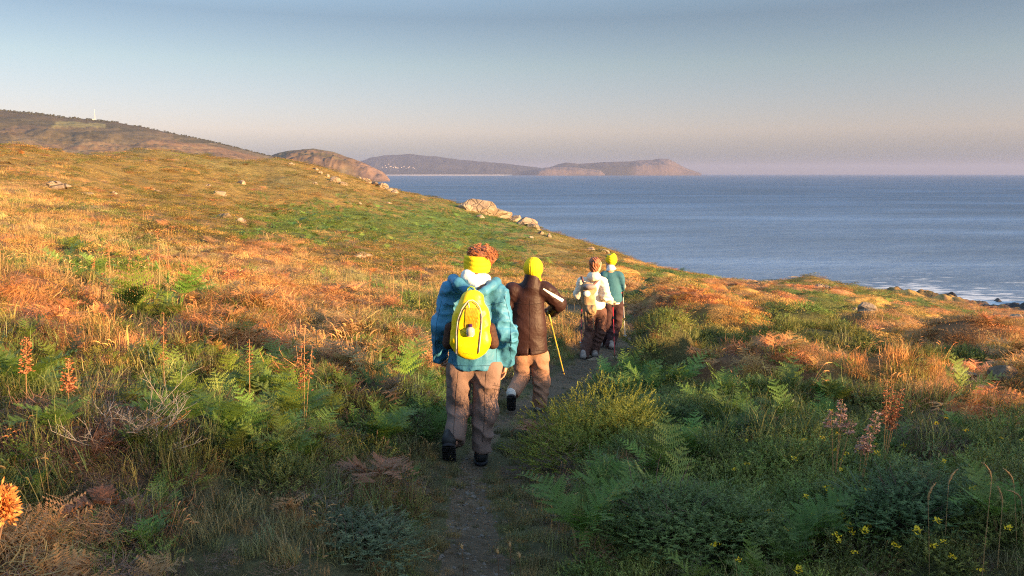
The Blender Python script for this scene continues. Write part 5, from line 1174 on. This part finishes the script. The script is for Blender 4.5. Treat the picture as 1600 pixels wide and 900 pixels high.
# the gorse bush in the middle, its top in the sun
def bush(label,cx,cy,Y,rx,ry,hz,n,c,group=None,deadpart=True,cat='gorse bush'):
    b=ground_at(cx,cy,Y); e=empty('gorse_bush',b)
    lm=leafmat('bush_leaf',c,.25,contrast=.8,deadf=.25)
    m=MB(); lobes=[(0,0,0,1.0)]+[(R.uniform(-.6,.6)*rx,R.uniform(-.5,.5)*ry,0,R.uniform(.35,.6)) for _k in range(9)]
    for lx,ly,lz,s in lobes:
        mm=MB(); sprigs(mm,int(n*s*s*1.2)+50,1.0*s,1.0*s*R.uniform(.8,1.15),L=.060/rx,needles=12,nl=.024/rx,nw=.0058/rx,lift=.2)
        off=len(m.V)
        for v_ in mm.V: m.V.append((v_[0]*rx+lx,v_[1]*ry+ly,v_[2]*hz+(1-s)*hz*.28))
        m.T+=mm.T; m.F3+=[tuple(i+off for i in f_) for f_ in mm.F3]
    m.build('foliage',lm,e)
    s_=MB()
    for k in range(26): d=(rdir()*R.uniform(.3,1)+Vector((0,0,.8))).normalized(); twig(s_,rdir()*R.uniform(0,.12),Vector((d.x*rx,d.y*ry,d.z*hz*1.1)).normalized(),R.uniform(.35,.55)*rx,.005,1)
    s_.build('stems',simple('gorse_wood',(.10,.07,.05),.85),e,True)
    if deadpart:
        dm=MB()
        for k in range(900):
            a_=R.uniform(-PI,0); p=Vector((math.cos(a_)*rx*.75*R.uniform(.7,1.02),math.sin(a_)*ry*R.uniform(.9,1.2),R.uniform(.0,.55)*hz)); d=(rdir()+Vector((0,-.4,.3))).normalized(); pts=[p]
            for j in range(3): pts.append(pts[-1]+d*.035); d=(d+rdir()*.7).normalized()
            dm.ribbon(pts,.004,d.cross(Vector((.1,.2,1))).normalized(),R.random()*.9)
        dm.build('dead_twigs',leafmat('dead_gorse',(.22,.13,.08),.1,contrast=.7,deadf=.1),e)
    tag(e,label,cat,group); OCC.append((b.x,b.y,rx*.5)); return e
bush('rounded gorse bush right of the path with its top in the sun',935,700,5.7,.64,.5,.66,1300,(.25,.28,.045))  # the sun's yellow is put into this bush's whole leaf colour
bush('low gorse bush behind the sunlit one, right of it',1075,660,6.6,.45,.4,.40,420,(.12,.18,.05),None,False)
bush('wide low gorse bush in front, lower right of the path',1060,860,3.55,.5,.4,.30,650,(.13,.185,.05),None,False)
bush('dark gorse cushion at the bottom right with yellow flowers',1420,850,3.6,.42,.36,.28,480,(.10,.16,.055),None,False)
bush('small gorse cushion at the bottom left of the path',560,880,3.3,.3,.28,.16,260,(.12,.15,.07),None,False)
# single bracken plants, each frond its own part
GB=leafmat('bracken_green',(.115,.20,.034),.35,contrast=.7,deadf=.1); RB=leafmat('bracken_rust',(.32,.14,.075),.3,contrast=.7,deadf=.1); YB=leafmat('bracken_yellow_green',(.16,.20,.03),.35,contrast=.6,deadf=.2)
def fern(label,px,py,Y,n,L,mat,droop=1.2,up=.35,group='bracken plants beside the path'):
    b=ground_at(px,py,Y); e=empty('bracken_plant',b); s_=MB()
    for i in range(n):
        d=rdir(); a_=R.uniform(.15,.7)+up*.3; st=Vector((0,0,.10))+d*.04; s_.tube([Vector((0,0,-.03)),st],.004,4,.3,cap=False); m=MB(); frond(m,st,d,L*R.uniform(.75,1.1),a_,droop*R.uniform(.7,1.3),R.uniform(.15,.7),fine=11,np_=15); m.build('frond',mat,e)
    s_.build('stems',STR,e,True); tag(e,label,'bracken',group)
fern('green bracken plant in the lower right corner of the path side',1240,830,3.5,7,.40,GB); fern('green bracken spreading at the right edge of the path, bottom',905,850,3.5,7,.38,GB); fern('green bracken behind the wide low gorse bush',960,740,4.5,6,.32,GB)
fern('bright green bracken right of the dead shrub',290,770,4.1,6,.34,GB); fern('green bracken in the centre left, left of the near hiker',460,690,5.0,7,.42,GB); fern('green bracken left of the hiker in the blue jacket, upper',400,630,6.0,7,.42,GB); fern('green bracken nearest the blue jacketed hiker',600,680,5.6,7,.42,GB)
fern('green bracken clump at the left edge in shade',45,680,4.6,6,.4,GB); fern('green bracken below the dead shrub at bottom left',110,800,3.6,5,.26,GB); fern('small bracken in the sun left of the path, yellow green',395,560,7.6,5,.3,YB)
fern('rust bracken fronds left of the path near the bottom',590,790,4.2,7,.30,RB,2.0); fern('rust bracken tangle in the bottom left corner',170,860,3.1,8,.17,RB,2.4); fern('rust bracken at the foot of the brown coated hiker',835,690,6.6,7,.26,RB,2.0)
fern('yellow green bracken on top of the central gorse bush',992,640,6.2,5,.36,YB); fern('dark green bracken at the bottom right corner',1560,880,3.3,5,.3,GB); fern('green bracken in the bottom left corner, left of the path',360,790,4.2,5,.30,GB)
# tall grasses that stand alone
def gstem(label,px,py0,top,Y,curl=1.0,group='tall single grass stems',mat=None,hr=.0042,hl=.085,cat='grass stem'):
    b=ground_at(px,py0,Y); e=empty('grass_stem',b); tp=Vector(at(top[0],top[1],Y))-b; pts=[Vector((0,0,-.02)),tp*.5+Vector((0,0,.03)),tp]; pp_=[pts[0]*(1-t_)**2+pts[1]*2*t_*(1-t_)+pts[2]*t_*t_ for t_ in np.linspace(0,1,7)]
    a=MB(); a.tube(pp_,[.0022,.002,.0018,.0017,.0016,.0015,.0014],4); a.build('stem',(DARKST if cat=='seed head' else STR),e,True); c=MB(); dr=(pp_[-1]-pp_[-2]).normalized(); hp=[pp_[-1]]; sg=-1 if curl<0 else 1
    for k in range(5): dr=(dr+Vector((-.28*abs(curl)*sg,0,-.16*abs(curl)))).normalized(); hp.append(hp[-1]+dr*hl/5)
    c.tube(hp,[hr*.4,hr*.8,hr,hr,hr*.7,hr*.2],5,.6)
    for k in range(26): i=min(4,int(R.random()*5)); q=hp[i].lerp(hp[i+1],R.random()); d=(rdir()+dr*.8).normalized(); c.ribbon([q,q+d*.014],.003,d.cross(dr).normalized() if d.cross(dr).length>.01 else Vector((1,0,0)),R.random()*.8)
    c.build('seed_head',mat or STR,e); tag(e,label,cat,group)
L3=['leftmost of the tall pale grass stems at lower right','second tall grass stem from the left, its head highest of the left pair','tallest pale grass stem in the middle of the lower right group','short pale grass stem just right of the tallest one','long nodding grass stem near the right edge','grass stem standing at the very right edge of the picture','short grass stem left of the tallest one at lower right']
for px,py0,top,Y in [(1455,885,(1450,782),3.1),(1478,830,(1482,758),3.3),(1536,880,(1549,752),3.0),(1560,870,(1566,790),3.1),(1590,860,(1584,756),3.2),(1602,840,(1596,782),3.2),(1522,870,(1534,800),3.4)]: gstem(L3.pop(0),px,py0,top,Y,R.choice((.5,.9,-.5,.3,1.1)))
for k,(px,top,Y) in enumerate([(728,(722,858),2.9),(782,(778,866),2.8),(800,(797,855),2.85),(816,(812,872),2.8)]): gstem(['pale seed head alone on the left side of the path bottom','leftmost seed head of the trio at the path bottom','middle seed head of the trio at the path bottom','rightmost seed head of the trio at the path bottom'][k],px,900,top,Y,.2,'seed heads at the foot of the picture',STR,.006,.02,'seed head')
L4='tall dry brown stem standing in the grass left of the hikers'
for px,py,ty,Y in [(140,448,385,11),(168,455,372,11),(196,460,392,10.6),(248,455,365,11.5),(262,450,380,11),(290,450,392,12),(352,440,392,13),(366,446,402,12.5),(160,490,430,9),(330,470,430,10.5),(590,440,392,17),(602,446,388,16.5),(614,440,384,17.5),(625,448,396,16),(640,442,400,17),(575,452,410,15),(655,455,405,16),(490,500,455,11.5),(498,504,450,11.3),(690,440,398,18)]:
    b=ground_at(px,py,Y); e=empty('dry_stalk',b); tp=Vector(at(px+R.uniform(-9,9),ty+R.uniform(-3,22),Y))-b; a=MB(); a.tube([Vector((0,0,-.03)),tp*.5+Vector((R.uniform(-.03,.03),0,0)),tp],[.005,.004,.002],5); a.build('stem',DARKST if px in (590,602,490,498) else STR,e,True); c=MB()
    for k in range(40):
        f=1-R.random()**1.3*.5; d=(rdir()+Vector((0,0,.7))).normalized(); p=tp*f; q=p+d*.03*R.uniform(.4,1.3); c.ribbon([p,q],.003,d.cross(Vector((0,1,0))).normalized(),.3,tip=False); c.blob(q,R.uniform(.005,.009),R.random()*.8,4,2,.2)
    c.build('seed_head',DARKST if px in (590,602,490,498) else CAPS,e); tag(e,L4,'dry stalk','dry stalks in the grass left of the hikers')
# ------------------------------------------------------------------ ground cover
fill(spots(1.2,15,.016,.075,.2,52,2),True)
fill(spots(15,150,.0125,.15,1.5,42,3),False)
# scrub along the shoulder behind the camera and around, thin
g=np.random.default_rng(5); xb=g.uniform(-45,60,2600); yb=g.uniform(-20,1.0,2600); zb=ground(xb,yb); kk=(np.hypot(xb,yb)>1.6)
put('gorse',xb[kk],yb[kk],zb[kk]-.02,g.uniform(.9,2.4,kk.sum()),jcol(GO,kk.sum()))
LAB={'grass':('grass','short green and olive grass among the heath plants','grass'),'dry':('dry_grass','dry straw coloured grass with seed heads','dry grass'),
'bracken':('bracken','green bracken growing through the nearer heath','bracken'),'gorse':('gorse','low spiny dark green gorse cushions','gorse'),
'heather':('heather','brown woody heather over the ground','heather'),'rust':('dead_bracken','rust red dead bracken and scrub in tangled mounds','dead bracken'),
'scrub':('heath_scrub','low orange brown scrub covering the far hillside','scrub'),'farbr':('hillside_bracken','green bracken band across the hillside','bracken')}
for k,L in ALLK.items():
    if not L: continue
    P=np.concatenate([a[0] for a in L]); s_=np.concatenate([a[1] for a in L]); c_=np.concatenate([a[2] for a in L])
    scatter(LAB[k][0],LAB[k][1],LAB[k][2],K[k],P,s_,c_); print('scatter',k,len(P))
# yellow gorse flowers on the right
fm=MB()
for i in range(7):
    c=Vector((R.uniform(-.02,.02),R.uniform(-.02,.02),R.uniform(0,.03)))
    for k in range(4):
        d=(rdir()+Vector((0,0,.8))).normalized(); s=rdir(); fm.tri(c-s*.004,c+s*.004,c+d*.014,R.random()*.6); fm.tri(c-s*.004+d*.006,c+s*.004+d*.006,c+d*.017+s*.006,R.random()*.6)
FK=protos('flower',[fm],leafmat('gorse_yellow',(.85,.60,.02),trans=.2,contrast=.3,deadf=0))
fp=[]
g=np.random.default_rng(8)
for i in range(95):
    px=g.uniform(1060,1640); py=g.uniform(640,900); 
    if g.random()>.35 and not(1110<px<1500 and 680<py<860): continue
    p=at(px,py,1); 
    # where the sight line meets the ground
    d=ray(px,py); ts=np.linspace(2,14,240); q=d[None]*ts[:,None]+[0,0,EYE]; gzv=ground(q[:,0],q[:,1])+.17; w=np.where(q[:,2]<gzv)[0]
    if len(w): fp.append(q[w[0]])
fp=np.array(fp); scatter('gorse_flower','small yellow flowers dotted over the gorse on the right','flowers',FK,fp,g.uniform(.45,.9,len(fp)),np.ones((len(fp),3)))
# stones of the path
sm=[]
for k in range(3):
    a=MB(); a.blob((0,0,0),(1,.8,.45),.5,7,5,.3); sm.append(a)
GK=protos('pebble',sm,simple('path_grit',(.13,.11,.095),.85,.35,3,20,.001))
pp=[]
for i in range(2600):
    Y=math.exp(g.uniform(math.log(2.6),math.log(17))); k=g.integers(0,len(PATH)-1); 
    t_=g.random(); q=PATH[k]*(1-t_)+PATH[k+1]*t_; w=.38; pp.append((q[0]+g.normal(0,w*.5),q[1]+g.normal(0,w*.5)))
pp=np.array(pp); zz,pdv,*_r2=ground(pp[:,0],pp[:,1],True); k=(pdv<.05)&(np.hypot(pp[:,0],pp[:,1])<25); pp=np.column_stack([pp,zz])[k]
scatter('gravel','small stones and grit on the trodden path','gravel',GK,pp,np.exp(g.normal(math.log(.0065),.6,len(pp))),np.ones((len(pp),3)),tilt=.3)
# far pine wood on the left hill
tm=[]
for k in range(3):
    a=MB()
    for j in range(16): a.blob((R.gauss(0,2.2),R.gauss(0,2.2),5+R.uniform(-2.5,3)),R.uniform(1.3,2.4),R.random()*.8,5,3,.3)
    a.tube([(0,0,-2),(0,0,4)],.4,4,.2); tm.append(a)
TK=protos('far_tree',tm,leafmat('pine_dark',None,contrast=.4,deadf=0))
HX,HY,HZ=HL; hpx,hpy,_q=proj(HX,HY,HZ); cand=[]
rows=np.arange(len(HX))
top=[np.argmin(np.where(rows<72,hpy[:,c],1e9)) for c in range(HX.shape[1])]
tp=[]
for i in range(1500):
    c=g.integers(0,HX.shape[1]-1); px0=hpx[top[c],c]
    if px0<-60 or px0>640: continue
    if 262<px0<300 or 122<px0<132: 
        if g.random()<.7: continue
    if 185<px0<255 and g.random()<.75: continue
    dn=g.integers(0,4) if px0<180 else g.integers(0,2); r_=max(0,top[c]-dn); f=g.random()
    X=HX[r_,c]*(1-f)+HX[r_,c+1]*f; Yv=HY[r_,c]; Z=HZ[r_,c]*(1-f)+HZ[r_,c+1]*f; tp.append((X,Yv,Z-1.5))
tp=np.array(tp); scatter('pine_wood','dark wood along the crest of the left hill','wood',TK,tp,g.uniform(.3,.6,len(tp)),np.repeat(C(.045,.05,.03)[None],len(tp),0),tilt=.05)
# ------------------------------------------------------------------ air
hz=MB(); hz.box((-31000,-31000,-6),(31000,31000,330)); 
hm=bpy.data.materials.new('evening_haze'); hm.use_nodes=True; ht=hm.node_tree; ht.nodes.clear(); ho=N(ht,'ShaderNodeOutputMaterial'); hv=N(ht,'ShaderNodeVolumePrincipled')
hv.inputs['Color'].default_value=(.30,.37,.62,1); hv.inputs['Density'].default_value=4.8e-5; hv.inputs['Anisotropy'].default_value=0.0; ht.links.new(hv.outputs[0],ho.inputs['Volume'])
tag(hz.build('haze',hm),'thin evening haze over the sea and hills','haze',kind='stuff')
